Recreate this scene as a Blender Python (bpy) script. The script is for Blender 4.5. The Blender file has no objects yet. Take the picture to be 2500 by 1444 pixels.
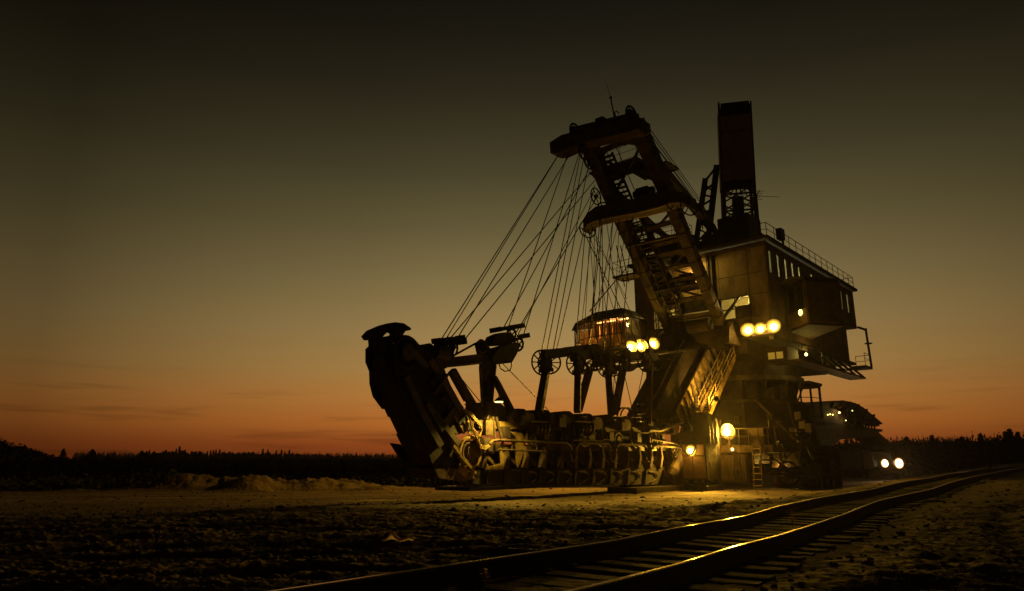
import bpy, math, random
import numpy as np
from mathutils import Vector, Matrix
random.seed(7); rng = np.random.default_rng(11)
C = bpy.context.scene.collection
SC = bpy.context.scene

# ------------------------------------------------------------------ camera
PITCH = math.radians(13.6); FPX = 1668.0
cam_d = bpy.data.cameras.new('camera'); cam = bpy.data.objects.new('camera', cam_d); C.objects.link(cam)
cam.location = (0, 0, 1.0); cam.rotation_euler = (math.pi/2 + PITCH, 0, 0)
cam_d.sensor_width = 36; cam_d.lens = 36*FPX/2500; cam_d.clip_end = 6000; cam_d.clip_start = .05
SC.camera = cam
# ------------------------------------------------------------------ world (dusk sky, sun already set)
world = bpy.data.worlds.new('World'); SC.world = world; world.use_nodes = True
wn = world.node_tree; wn.nodes.clear()
def s2l(c): 
    c = c/255.0
    return c/12.92 if c <= .04045 else ((c+.055)/1.055)**2.4
def col(r, g, b): return (s2l(r), s2l(g), s2l(b), 1)
def N(t, k, **kw):
    n = t.nodes.new(k)
    for a, v in kw.items(): setattr(n, a, v)
    return n
def math_(t, op, a, b=None, c=None):
    n = N(t, 'ShaderNodeMath', operation=op)
    for i, v in enumerate((a, b, c)):
        if v is None: continue
        if isinstance(v, (int, float)): n.inputs[i].default_value = v
        else: t.links.new(v, n.inputs[i])
    return n.outputs[0]
tc = N(wn, 'ShaderNodeTexCoord'); sx = N(wn, 'ShaderNodeSeparateXYZ'); wn.links.new(tc.outputs['Generated'], sx.inputs[0])
el = math_(wn, 'MULTIPLY', math_(wn, 'ARCSINE', sx.outputs[2]), 180/math.pi)
pos = math_(wn, 'DIVIDE', math_(wn, 'ADD', el, 5.0), 95.0)
ramp = N(wn, 'ShaderNodeValToRGB'); wn.links.new(pos, ramp.inputs[0])
stops = [(-5, (40, 14, 6)), (-.5, (100, 42, 14)), (1.3, (135, 65, 25)), (2.9, (166, 96, 38)), (5.0, (168, 112, 53)), (7.3, (156, 119, 65)), (10.5, (140, 115, 70)), (14.6, (116, 100, 63)),
         (18.8, (90, 80, 50)), (23.7, (64, 58, 37)), (26.8, (51, 46, 29)), (29.9, (39, 34, 22)), (34.3, (25, 22, 14)), (37, (19, 17, 11)), (48, (12, 10, 8)), (90, (8, 7, 7))]
cr = ramp.color_ramp; cr.interpolation = 'LINEAR'
while len(cr.elements) > 1: cr.elements.remove(cr.elements[-1])
for i, (e, c) in enumerate(stops):
    x = (e+5)/95
    k = cr.elements[0] if i == 0 else cr.elements.new(x)
    k.position = x; k.color = tuple(v*1.3 for v in col(*c)[:3])+(1,)
# brighter towards the place where the sun went down, slightly right of straight ahead
SUNAZ = math.radians(5)
dotp = math_(wn, 'ADD', math_(wn, 'MULTIPLY', sx.outputs[0], math.sin(SUNAZ)), math_(wn, 'MULTIPLY', sx.outputs[1], math.cos(SUNAZ)))
hl = math_(wn, 'SQRT', math_(wn, 'SUBTRACT', 1.0001, math_(wn, 'MULTIPLY', sx.outputs[2], sx.outputs[2])))
ca = math_(wn, 'DIVIDE', dotp, hl)
az = N(wn, 'ShaderNodeValToRGB'); wn.links.new(ca, az.inputs[0]); a_ = az.color_ramp
while len(a_.elements) > 1: a_.elements.remove(a_.elements[-1])
for i, (p_, v_) in enumerate(((0, .07), (.3, .16), (.55, .25), (.766, .32), (.839, .5), (.951, .8), (.985, .95), (1, 1))):
    k = a_.elements[0] if i == 0 else a_.elements.new(p_)
    k.position = p_; k.color = (v_, v_, v_, 1)
# thin dark streaks of cloud low over the horizon
mp = N(wn, 'ShaderNodeMapping'); wn.links.new(tc.outputs['Generated'], mp.inputs[0]); mp.inputs['Scale'].default_value = (5, 5, 75)
mp.inputs['Rotation'].default_value = (0, math.radians(1.5), 0)
ns = N(wn, 'ShaderNodeTexNoise'); wn.links.new(mp.outputs[0], ns.inputs[0]); ns.inputs['Scale'].default_value = 1.1; ns.inputs['Detail'].default_value = 5
cl = N(wn, 'ShaderNodeMapRange', interpolation_type='SMOOTHSTEP'); wn.links.new(ns.outputs[0], cl.inputs[0])
cl.inputs[1].default_value = .52; cl.inputs[2].default_value = .72; cl.inputs[3].default_value = 0; cl.inputs[4].default_value = .3
lo = N(wn, 'ShaderNodeMapRange', interpolation_type='SMOOTHSTEP'); wn.links.new(el, lo.inputs[0])
lo.inputs[1].default_value = 3.5; lo.inputs[2].default_value = 8; lo.inputs[3].default_value = 1; lo.inputs[4].default_value = 0
clf = math_(wn, 'SUBTRACT', 1.0, math_(wn, 'MULTIPLY', cl.outputs[0], lo.outputs[0]))
fac = math_(wn, 'MULTIPLY', az.outputs[0], clf)
vm = N(wn, 'ShaderNodeVectorMath', operation='SCALE'); wn.links.new(ramp.outputs[0], vm.inputs[0]); wn.links.new(fac, vm.inputs[3])
bg = N(wn, 'ShaderNodeBackground'); wn.links.new(vm.outputs[0], bg.inputs[0]); bg.inputs[1].default_value = 1.0
wo = N(wn, 'ShaderNodeOutputWorld'); wn.links.new(bg.outputs[0], wo.inputs[0])
SC.view_settings.view_transform = 'Standard'; SC.view_settings.look = 'None'; SC.view_settings.exposure = 0; SC.view_settings.gamma = 1
SC.view_settings.use_curve_mapping = False
cy = SC.cycles; cy.use_denoising = True; cy.max_bounces = 5; cy.diffuse_bounces = 2; cy.glossy_bounces = 3; cy.transparent_max_bounces = 12
cy.volume_bounces = 0; cy.sample_clamp_indirect = 4; cy.sample_clamp_direct = 0; cy.volume_step_rate = 1; cy.use_light_tree = True

# ------------------------------------------------------------------ materials
MATS = {}
def mat(name, base, rough=.7, metal=0., var=.35, scale=3., bump=.3, dark=None, detail=6, stretch=None, coord='Object', bumpscale=None, bd=.02):
    if name in MATS: return MATS[name]
    m = bpy.data.materials.new(name); m.use_nodes = True; t = m.node_tree; t.nodes.clear()
    o = N(t, 'ShaderNodeOutputMaterial'); p = N(t, 'ShaderNodeBsdfPrincipled'); t.links.new(p.outputs[0], o.inputs[0])
    c = N(t, 'ShaderNodeTexCoord'); mpn = N(t, 'ShaderNodeMapping'); t.links.new(c.outputs[coord], mpn.inputs[0])
    if stretch: mpn.inputs['Scale'].default_value = stretch
    n = N(t, 'ShaderNodeTexNoise'); t.links.new(mpn.outputs[0], n.inputs[0]); n.inputs['Scale'].default_value = scale; n.inputs['Detail'].default_value = detail
    n.inputs['Roughness'].default_value = .65
    r = N(t, 'ShaderNodeValToRGB'); t.links.new(n.outputs[0], r.inputs[0])
    d = dark or tuple(x*(1-var*1.6) if x*(1-var*1.6) > 0 else .005 for x in base)
    r.color_ramp.elements[0].position = .36; r.color_ramp.elements[0].color = (*d, 1)
    r.color_ramp.elements[1].position = .62; r.color_ramp.elements[1].color = (*base, 1)
    t.links.new(r.outputs[0], p.inputs['Base Color'])
    p.inputs['Roughness'].default_value = rough; p.inputs['Metallic'].default_value = metal
    if bump:
        n2 = N(t, 'ShaderNodeTexNoise'); t.links.new(mpn.outputs[0], n2.inputs[0]); n2.inputs['Scale'].default_value = bumpscale or scale*4; n2.inputs['Detail'].default_value = 5
        b = N(t, 'ShaderNodeBump'); b.inputs['Strength'].default_value = bump; b.inputs['Distance'].default_value = bd
        t.links.new(n2.outputs[0], b.inputs['Height']); t.links.new(b.outputs[0], p.inputs['Normal'])
    MATS[name] = m; return m
def emis(name, c, s, base=(.8, .8, .8)):
    m = bpy.data.materials.new(name); m.use_nodes = True; p = m.node_tree.nodes['Principled BSDF']
    p.inputs['Base Color'].default_value = (*base, 1); p.inputs['Emission Color'].default_value = (*c, 1); p.inputs['Emission Strength'].default_value = s
    return m
STEEL = mat('painted_steel', (.13, .095, .055), .62, .1, .45, 1.7, .5, dark=(.035, .022, .014))
DARK = mat('dark_oily_steel', (.06, .042, .028), .6, .2, .5, 2.2, .5)
DIRTY = mat('dirty_bucket_steel', (.15, .1, .05), .88, 0, .5, 1.3, .8, dark=(.04, .026, .014), bd=.04)
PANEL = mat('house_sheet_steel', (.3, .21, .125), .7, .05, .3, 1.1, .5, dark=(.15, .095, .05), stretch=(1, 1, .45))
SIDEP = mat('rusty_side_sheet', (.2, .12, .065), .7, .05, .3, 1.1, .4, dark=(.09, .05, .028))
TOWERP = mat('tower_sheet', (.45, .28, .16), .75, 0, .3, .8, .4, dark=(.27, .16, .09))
ROOFM = mat('roof_felt', (.07, .06, .05), .9, 0, .3, 2, .5)
ROPE = mat('greased_rope', (.04, .032, .025), .6, .3, .2, 8, 0)
PIPE = mat('pipe_paint', (.14, .095, .045), .75, 0, .4, 3, .5, dark=(.04, .026, .012))
RUSTY = mat('rusty_dark_plate', (.075, .045, .024), .8, .05, .45, 1.0, .8, dark=(.022, .014, .009), bd=.04)
MUDDY = mat('muddy_plate', (.05, .035, .02), .9, 0, .5, .8, .9, dark=(.014, .01, .006), bd=.05)
YEL = mat('yellow_paint', (.42, .3, .09), .55, .05, .35, 2.4, .3, dark=(.16, .09, .03))
RAILTOP = mat('rail_steel', (.5, .38, .24), .22, .85, .2, 9, .1, dark=(.25, .17, .1), bd=.002)
RAILSIDE = mat('rusty_rail', (.07, .04, .025), .8, .2, .3, 9, .4, bd=.004)
WOOD = mat('sleeper_wood', (.1, .072, .048), .85, 0, .4, 3, .9, stretch=(1, 8, 1), dark=(.025, .018, .012), bd=.02)
TREE = mat('conifer_needles', (.05, .06, .03), .9, 0, .4, 2, .3)
TRUNK = mat('bark', (.07, .05, .035), .95, 0, .3, 6, .6)
SCRUB = mat('scrub_leaves', (.04, .036, .02), .9, 0, .4, 3, 0)
DRY = mat('dry_plant', (.35, .25, .1), .8, 0, .3, 9, 0)
PAPER = mat('weathered_paper', (.75, .62, .5), .7, 0, .15, 7, .3, bd=.003)
for m_ in (PAPER, DRY):      # thin paper and dry leaves let light through
    t_ = m_.node_tree; p_ = [n for n in t_.nodes if n.type == 'BSDF_PRINCIPLED'][0]; o_ = [n for n in t_.nodes if n.type == 'OUTPUT_MATERIAL'][0]
    tl = N(t_, 'ShaderNodeBsdfTranslucent'); tl.inputs[0].default_value = (.85, .68, .5, 1) if m_ is PAPER else (.6, .45, .15, 1); mx_ = N(t_, 'ShaderNodeMixShader'); mx_.inputs[0].default_value = .6
    t_.links.new(p_.outputs[0], mx_.inputs[1]); t_.links.new(tl.outputs[0], mx_.inputs[2]); t_.links.new(mx_.outputs[0], o_.inputs[0])
TRUCKM = mat('truck_paint', (.07, .07, .05), .5, .1, .3, 2, .1)
RUBBER = mat('rubber', (.025, .024, .023), .85, 0, .2, 5, .3)
CURTAIN = mat('cabin_curtain', (.8, .5, .2), .9, 0, .3, 1.2, 0, stretch=(3, 3, .4), dark=(.5, .25, .09))
ROOMW = mat('room_wall', (.6, .56, .38), .8, 0, .2, 1, 0)
INNER = mat('cabin_lining', (.62, .4, .18), .8, 0, .2, 1, 0)
LENS = emis('lamp_bulb_glass', (1, .9, .5), 9); LENSY = emis('floodlight_glass', (1, .74, .03), 1.7)
HALO = emis('lamp_halo', (1, .5, .015), .6); HALO2 = emis('halo_edge', (.8, .32, .008), .13)  # glowing rings that stand in for bloom around the floodlights
HALOW = emis('headlight_halo', (1, .42, .08), .9)  # glowing ring that stands in for headlight bloom
LENSW = emis('headlight_glass', (1, .78, .42), 16)
BULB = emis('bulb_glass', (1, .8, .16), 6)
TUBE = emis('cabin_tube_lamp', (1, .5, .16), 5)
def glassy(name, tint, refl):
    m = bpy.data.materials.new(name); m.use_nodes = True; t = m.node_tree; t.nodes.clear()
    o = N(t, 'ShaderNodeOutputMaterial'); mx = N(t, 'ShaderNodeMixShader'); tr = N(t, 'ShaderNodeBsdfTransparent'); g = N(t, 'ShaderNodeBsdfGlossy')
    tr.inputs[0].default_value = (*tint, 1); g.inputs['Roughness'].default_value = .06; g.inputs[0].default_value = (.9, .9, .85, 1); mx.inputs[0].default_value = refl
    t.links.new(tr.outputs[0], mx.inputs[1]); t.links.new(g.outputs[0], mx.inputs[2]); t.links.new(mx.outputs[0], o.inputs[0]); return m
GLASS = glassy('window_glass', (.85, .83, .75), .08)
def frosted(name):
    m = bpy.data.materials.new(name); m.use_nodes = True; t = m.node_tree; t.nodes.clear()
    o = N(t, 'ShaderNodeOutputMaterial'); tr = N(t, 'ShaderNodeBsdfTranslucent'); tr.inputs[0].default_value = (.75, .75, .62, 1); g = N(t, 'ShaderNodeBsdfGlossy'); g.inputs['Roughness'].default_value = .12; mx = N(t, 'ShaderNodeMixShader'); mx.inputs[0].default_value = .3
    t.links.new(tr.outputs[0], mx.inputs[1]); t.links.new(g.outputs[0], mx.inputs[2]); t.links.new(mx.outputs[0], o.inputs[0]); return m
MIRROR = frosted('frosted_glass')

# ------------------------------------------------------------------ mesh builder (machine frame: u forward, w right, z up)
PC, PS = math.cos(PITCH), math.sin(PITCH)
CAM = np.array([0, 0, 1.0]); CX, CY = 1250, 722
AZ = math.radians(41.8)
FV = np.array([-math.sin(AZ), -math.cos(AZ), 0.]); RV = np.array([math.cos(AZ), -math.sin(AZ), 0.])
ORG = np.array([13.7355, 49.267, 0.])
def ray(px, py):
    x = (px-CX)/FPX; y = -(py-CY)/FPX
    return np.array([x, PC-y*PS, PS+y*PC])
def mach(p):
    d = p-ORG; return Vector((float(d@FV), float(d@RV), float(d[2])))
def U(px, py, u):                    # measured outline -> point on the machine plane u = const
    r = ray(px, py); return mach(CAM + r*((u-(CAM-ORG)@FV)/(r@FV)))
def W(px, py, w):
    r = ray(px, py); return mach(CAM + r*((w-(CAM-ORG)@RV)/(r@RV)))
def Z(px, py, z):
    r = ray(px, py); return mach(CAM + r*((z-CAM[2])/r[2]))
def V(*a): return Vector(a)
class MB:
    def __init__(s): s.v = []; s.f = []
    def add(s, vs, fs):
        n = len(s.v); s.v += [tuple(x) for x in vs]; s.f += [tuple(i+n for i in f) for f in fs]; return s
    def hexa(s, p):     # 8 corners: bottom 4, top 4
        return s.add(p, [(3, 2, 1, 0), (4, 5, 6, 7), (0, 1, 5, 4), (1, 2, 6, 5), (2, 3, 7, 6), (3, 0, 4, 7)])
    def box(s, x0, x1, y0, y1, z0, z1):
        return s.hexa([(x0, y0, z0), (x1, y0, z0), (x1, y1, z0), (x0, y1, z0), (x0, y0, z1), (x1, y0, z1), (x1, y1, z1), (x0, y1, z1)])
    def beam(s, a, b, w, h=None, up=(0, 0, 1), w2=None, h2=None):
        a = Vector(a); b = Vector(b); h = h or w; w2 = w2 or w; h2 = h2 or h
        d = (b-a).normalized(); up = Vector(up)
        if abs(d.dot(up)) > .98: up = Vector((1, 0, 0))
        x = d.cross(up).normalized(); y = x.cross(d).normalized()
        q = []
        for p, ww, hh in ((a, w, h), (b, w2, h2)):
            for sx_, sy_ in ((-1, -1), (1, -1), (1, 1), (-1, 1)): q.append(p+x*sx_*ww/2+y*sy_*hh/2)
        return s.hexa(q)
    def tube(s, pts, r, n=6):
        pts = [Vector(p) for p in pts]; vs = []; fs = []; prev = None
        for i, p in enumerate(pts):
            d = (pts[min(i+1, len(pts)-1)]-pts[max(i-1, 0)]).normalized()
            if prev is None:
                up = Vector((0, 0, 1)) if abs(d.z) < .9 else Vector((1, 0, 0)); x = d.cross(up).normalized()
            else: x = (prev-d*prev.dot(d)).normalized()
            prev = x; y = d.cross(x); rr = r[i] if isinstance(r, (list, tuple)) else r
            for k in range(n):
                a = 2*math.pi*k/n; vs.append(p+x*math.cos(a)*rr+y*math.sin(a)*rr)
        for i in range(len(pts)-1):
            for k in range(n):
                a = i*n+k; b = i*n+(k+1) % n; fs.append((a, b, b+n, a+n))
        fs.append(tuple(range(n))[::-1]); fs.append(tuple((len(pts)-1)*n+k for k in range(n)))
        return s.add(vs, fs)
    def prism(s, poly, off):          # polygon (3D points) extruded by off
        n = len(poly); off = Vector(off); P = [Vector(p) for p in poly]
        vs = P+[p+off for p in P]; fs = [tuple(range(n)), tuple(range(2*n-1, n-1, -1))]
        for i in range(n): fs.append((i, (i+1) % n, (i+1) % n+n, i+n))
        return s.add(vs, fs)
    def ring(s, c, axis, R, r, n=20, m=6):     # torus
        c = Vector(c); axis = Vector(axis).normalized(); t = Vector((0, 0, 1)) if abs(axis.z) < .9 else Vector((1, 0, 0))
        x = axis.cross(t).normalized(); y = axis.cross(x); vs = []; fs = []
        for i in range(n):
            a = 2*math.pi*i/n; d = x*math.cos(a)+y*math.sin(a)
            for k in range(m):
                b = 2*math.pi*k/m; vs.append(c+d*(R+r*math.cos(b))+axis*r*math.sin(b))
        for i in range(n):
            for k in range(m): fs.append((i*m+k, ((i+1) % n)*m+k, ((i+1) % n)*m+(k+1) % m, i*m+(k+1) % m))
        return s.add(vs, fs)
    def cyl(s, a, b, r, n=14, r2=None): return s.tube([a, b], [r, r if r2 is None else r2], n)
    def wheel(s, c, axis, R, spokes=8, r=.05):
        c = Vector(c); ax = Vector(axis).normalized(); t = Vector((0, 0, 1)); x = ax.cross(t).normalized(); y = ax.cross(x)
        s.ring(c, ax, R, r, 22, 6); s.cyl(c-ax*.12, c+ax*.12, R*.18, 10)
        for k in range(spokes):
            a = 2*math.pi*k/spokes; d = x*math.cos(a)+y*math.sin(a); s.beam(c+d*R*.15, c+d*R, .05, .05, up=ax)
        return s
    def build(s, name, m, parent=None, smooth=False, loc=None):
        me = bpy.data.meshes.new(name); me.from_pydata([tuple(v) for v in s.v], [], s.f); me.materials.append(m)
        import bmesh
        b = bmesh.new(); b.from_mesh(me); bmesh.ops.recalc_face_normals(b, faces=b.faces); b.to_mesh(me); b.free()
        if smooth:
            for p in me.polygons: p.use_smooth = True
        o = bpy.data.objects.new(name, me); C.objects.link(o)
        if parent: o.parent = parent
        if loc: o.location = loc
        return o
def tag(o, label=None, cat=None, group=None, kind=None):
    for k, v in (('label', label), ('category', cat), ('group', group), ('kind', kind)):
        if v: o[k] = v
    return o
def empty(name, loc, rz=0):
    o = bpy.data.objects.new(name, None); C.objects.link(o); o.location = loc; o.rotation_euler = (0, 0, rz); return o
def lamp(kind, name, loc, power, color, parent, radius=.2, direction=None, angle=120, blend=.6):
    d = bpy.data.lights.new(name, kind); d.energy = power; d.color = color; d.shadow_soft_size = radius
    if kind == 'SPOT': d.spot_size = math.radians(angle); d.spot_blend = blend
    o = bpy.data.objects.new(name, d); C.objects.link(o); o.parent = parent; o.location = loc
    if direction is not None: o.rotation_euler = Vector(direction).to_track_quat('-Z', 'Y').to_euler()
    return o

# ------------------------------------------------------------------ terrain
LRAIL = [(-3.2, 1.9, .2), (-1.7, 4.43, .2), (-1.54, 4.69, .19), (-1.19, 5.31, .16), (-.84, 5.95, .13), (-.2, 6.96, .09), (.71, 8.36, .04), (1.32, 9.27, .01), (2.34, 10.74, .01),
         (4.4, 13.51, -.01), (5.87, 15.74, .03), (8.19, 18.98, .05), (11.48, 22.77, .1), (15.19, 27.64, .2), (20.03, 33.83, .21), (23.56, 38.24, .3), (26.68, 41.72, .33),
         (31.97, 48.87, .38), (44.61, 64.47, .4), (54.5, 76.18, .42), (75, 101, .42)]
RRAIL = [(-2.0, 1.0, .2), (-.12, 4.29, .16), (.4, 5.06, .13), (.8, 5.68, .1), (1.6, 6.94, .05), (2.71, 8.71, .01), (3.63, 9.83, .01), (5.2, 12.14, -.01), (6.32, 13.63, .01),
         (8.87, 17.34, .05), (10.74, 19.63, .07), (13.53, 22.85, .12), (16.77, 27.09, .2), (23.03, 35.16, .26), (30.08, 43.54, .35), (45.7, 63.3, .4), (55.6, 75.2, .42), (76.2, 100, .42)]
LR = np.array(LRAIL); RR = np.array(RRAIL)
def smooth_step(a, b, x): t = np.clip((x-a)/(b-a), 0, 1); return t*t*(3-2*t)
def vnoise(x, y, seed):
    xi = np.floor(x).astype(np.int64); yi = np.floor(y).astype(np.int64); xf = x-xi; yf = y-yi
    def h(i, j):
        n = (i*374761393 + j*668265263 + seed*974711) & 0x7fffffff
        n = ((n ^ (n >> 13))*1274126177) & 0x7fffffff
        return ((n ^ (n >> 16)) & 0xffff)/65535.0
    u = xf*xf*(3-2*xf); v = yf*yf*(3-2*yf)
    return (h(xi, yi)*(1-u)+h(xi+1, yi)*u)*(1-v)+(h(xi, yi+1)*(1-u)+h(xi+1, yi+1)*u)*v
def fbm(x, y, f, o, seed, g=.5):
    s = 0; a = 1; t = 0
    for k in range(o):
        s = s+a*(vnoise(x*f+k*17.3, y*f-k*9.1, seed+k)-.5); t += a; a *= g; f *= 2.03
    return s/t*2
TAZ = math.radians(39)
def track_s(x, y):                 # signed distance right of the track's centre line, along-track height
    a = x*math.sin(TAZ)+y*math.cos(TAZ)
    c = (LR[:, :2]+np.column_stack([np.interp(LR[:, 1]-1, RR[:, 1], RR[:, 0]), np.interp(LR[:, 1]-1, RR[:, 1], RR[:, 1])]))/2
    ca_ = c[:, 0]*math.sin(TAZ)+c[:, 1]*math.cos(TAZ); cb = c[:, 0]*math.cos(TAZ)-c[:, 1]*math.sin(TAZ)
    b = x*math.cos(TAZ)-y*math.sin(TAZ)
    return b-np.interp(a, ca_, cb), np.interp(a, ca_, LR[:, 2])
def ground_base(x, y):
    s, zt = track_s(x, y)
    d = np.hypot(x, y)
    field = -.15-.65*smooth_step(9, 33, d)
    k = smooth_step(1.5, 5.5+d*.05, np.abs(s))
    bed = zt-.212+.045*fbm(x, y, 1.3, 3, 55)
    right = bed+.12*smooth_step(2, 12, s)
    return np.where(s < 0, bed*(1-k)+field*k, right*k+bed*(1-k))
def mound(x, y, cx, cy_, rx, ry, h, rot=0):
    c, s_ = math.cos(rot), math.sin(rot); dx = x-cx; dy = y-cy_
    a = (dx*c+dy*s_)/rx; b = (-dx*s_+dy*c)/ry
    return h*np.exp(-(a*a+b*b)*1.6)
def ground_h(x, y, detail=True):
    z = ground_base(x, y); d = np.hypot(x, y); s, zt = track_s(x, y)
    if detail:
        near = 1-smooth_step(24, 40, d); offt = smooth_step(.9, 2.6, np.abs(s))
        # furrows and ruts running across the field, broken by clods
        cu = x*.98+y*.2; cv = -x*.2+y*.98
        fur = fbm(cu*.25, cv*1.35, 1, 4, 3)*.5
        rdm = 1-.8*lit_road_mask(x, y)
        amp = (.085*near+.03)*(.2+.8*offt)*rdm
        amp = amp*np.where(s > 0, .55, 1)
        z = z+amp*(.5*fbm(x*.55, y*1.25, .9, 3, 21, .55)+.95*fbm(x*.3, y*1.25, 2.4, 7, 29, .76)+1.6*fur)
        rid = 1-np.abs(fbm(x*.5, y*1.2, 2.6, 4, 71, .55))*2.2
        z = z+.04*near*offt*rdm*np.clip(rid, 0, 1)**2
        for k_, (y0_, sl_, wd_) in enumerate(((7.6, .1, .16), (9.3, .1, .16), (12.5, -.06, .2), (14.4, -.06, .2), (19.5, .03, .25), (21.6, .03, .25), (30.5, .02, .28), (32.6, .02, .28), (36.5, -.03, .3), (38.6, -.03, .3))):
            q_ = (y-y0_-sl_*x-.35*np.sin(x*.17+k_//2))/wd_
            z = z+(-.05*np.exp(-q_*q_)+.03*np.exp(-(np.abs(q_)-1.7)**2*2))*(s < -1.2)*(.6+.8*vnoise(x*2.2, y*.7, 88))
        z = z+.25*fbm(x, y, .05, 3, 5)*smooth_step(14, 40, d)*smooth_step(2, 10, np.abs(s))*(s < 0)
        z = z+.02*near*offt*fbm(x*.6, y, 11, 3, 9, .8)+.09*(1-rdm)*fbm(x*.16, y*1.1, 1.0, 6, 63, .66)
        # wheel ruts right of the track
        for o_, w_ in ((3.5, .28), (5.3, .28), (8.2, .35)):
            z = z-.09*np.exp(-((s-o_-.3*np.sin(y*.3))/w_)**2)*smooth_step(3, 6, d)
        # spoil heaps at the edge of the lit strip
        mm = (mound(x, y, -19.5, 45, 4.6, 2.2, 1.3)+mound(x, y, -16.2, 43.5, 1.5, 1.3, 1.2, .4)+mound(x, y, -12.0, 45.0, 3.4, 2, 1.1)+mound(x, y, -15.2, 44.4, 2.4, 1.4, .8)+mound(x, y, -22.8, 45.3, 2.2, 1.4, .7)+mound(x, y, -8.3, 42.0, 2.0, 1.3, .75)+
              mound(x, y, -21.5, 46.5, 2.5, 2, .8)+mound(x, y, -3.8, 43.0, 1.6, 1.2, .5)+mound(x, y, -9.5, 46, 5, 2, .6)+mound(x, y, -27, 44, 1.2, 1, .4)+mound(x, y, -33, 45, 1.6, 1, .45))
        mm = mm*.44
        z = z+mm*np.clip(1+.9*fbm(x, y, .8, 6, 33, .66), .2, 1.9)
        z = z+.13*smooth_step(.05, .5, mm)*(.8-np.abs(fbm(x, y, 1.1, 5, 40, .6))*2)
    # ground rises gently into scrub behind
    z = z+smooth_step(55, 260, d)*smooth_step(5, 40, np.abs(s)+60*(s < 0))*1.2
    return z
def grid_mesh(name, rs, angs, m, hfun, parent=None):
    A, Rr = np.meshgrid(angs, rs); X = Rr*np.sin(A); Y = Rr*np.cos(A); Zz = hfun(X, Y)
    nr, na = X.shape
    co = np.stack([X, Y, Zz], -1).reshape(-1, 3).astype(np.float32)
    i = np.arange((nr-1)*(na-1)); r_ = i//(na-1); c_ = i % (na-1); a = r_*na+c_
    q = np.stack([a, a+1, a+na+1, a+na], -1).astype(np.int32)
    me = bpy.data.meshes.new(name); me.vertices.add(len(co)); me.vertices.foreach_set('co', co.ravel())
    me.loops.add(q.size); me.loops.foreach_set('vertex_index', q.ravel()); me.polygons.add(len(q))
    me.polygons.foreach_set('loop_start', np.arange(0, q.size, 4, dtype=np.int32)); me.polygons.foreach_set('loop_total', np.full(len(q), 4, dtype=np.int32))
    me.update(calc_edges=True); me.validate(); me.materials.append(m)
    at = me.attributes.new('road', 'FLOAT', 'POINT'); at.data.foreach_set('value', lit_road_mask(X, Y).ravel().astype(np.float32))
    sb_, _ = track_s(X, Y); bd_ = np.clip((1-smooth_step(1.0, 2.3, np.abs(sb_)+.35*fbm(X, Y, 1.1, 3, 14)))+.82*smooth_step(1.5, 3.5, sb_+.5*fbm(X, Y, .6, 4, 15))*(1-.7*smooth_step(.05, .3, fbm(X*.35, Y*.35, .5, 3, 77))), 0, 1)  # dark track bed; right verge also painted darker to hold back lamplight
    at = me.attributes.new('bed', 'FLOAT', 'POINT'); at.data.foreach_set('value', bd_.ravel().astype(np.float32))
    me.polygons.foreach_set('use_smooth', np.ones(len(q), dtype=bool))
    o = bpy.data.objects.new(name, me); C.objects.link(o)
    return o
def lit_road_mask(x, y):  # compact road; the lamp-lit band's brightness is painted into its colour
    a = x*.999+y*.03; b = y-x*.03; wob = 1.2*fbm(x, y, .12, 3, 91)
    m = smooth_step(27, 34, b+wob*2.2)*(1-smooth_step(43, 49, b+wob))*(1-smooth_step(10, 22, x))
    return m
GROUND = mat('sandy_soil', (.15, .1, .052), .95, 0, .5, .35, .9, dark=(.055, .036, .02), detail=10, bumpscale=5, bd=.1)
gt = GROUND.node_tree; pb = [n for n in gt.nodes if n.type == 'BSDF_PRINCIPLED'][0]; src = pb.inputs['Base Color'].links[0].from_socket
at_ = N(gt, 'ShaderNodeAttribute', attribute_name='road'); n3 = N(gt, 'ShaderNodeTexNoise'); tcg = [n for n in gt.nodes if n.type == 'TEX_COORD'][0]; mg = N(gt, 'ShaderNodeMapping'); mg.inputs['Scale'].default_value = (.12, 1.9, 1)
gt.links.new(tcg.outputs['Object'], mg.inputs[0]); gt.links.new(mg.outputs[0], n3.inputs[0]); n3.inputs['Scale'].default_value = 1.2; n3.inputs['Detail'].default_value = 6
r3 = N(gt, 'ShaderNodeValToRGB'); gt.links.new(n3.outputs[0], r3.inputs[0]); r3.color_ramp.elements[0].position = .35; r3.color_ramp.elements[0].color = (.07, .047, .024, 1); r3.color_ramp.elements[1].position = .6; r3.color_ramp.elements[1].color = (.27, .19, .1, 1)  # paler strip colour stands in for lamplight on the road
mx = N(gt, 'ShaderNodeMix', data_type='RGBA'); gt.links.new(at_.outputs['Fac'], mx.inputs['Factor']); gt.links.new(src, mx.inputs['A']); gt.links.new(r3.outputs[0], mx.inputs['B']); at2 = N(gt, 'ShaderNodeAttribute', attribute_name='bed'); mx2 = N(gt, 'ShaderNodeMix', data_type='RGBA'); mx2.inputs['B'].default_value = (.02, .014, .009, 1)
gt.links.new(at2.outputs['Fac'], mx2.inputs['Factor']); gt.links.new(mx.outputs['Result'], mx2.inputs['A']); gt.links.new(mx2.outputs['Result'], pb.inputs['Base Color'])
ang = np.radians(np.linspace(-62, 62, 900))
rs = [.5]
while rs[-1] < 62: rs.append(rs[-1]*1.0085+.004)
while rs[-1] < 2600: rs.append(rs[-1]*1.05)
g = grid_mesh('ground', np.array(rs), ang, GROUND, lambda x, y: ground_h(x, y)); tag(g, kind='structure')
g2 = grid_mesh('ground', np.array([.5, 3, 8, 20, 60, 200, 800, 2600.]), np.radians(np.linspace(62, 298, 60)), GROUND, lambda x, y: ground_base(x, y)-.02); tag(g2, kind='structure')
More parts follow.
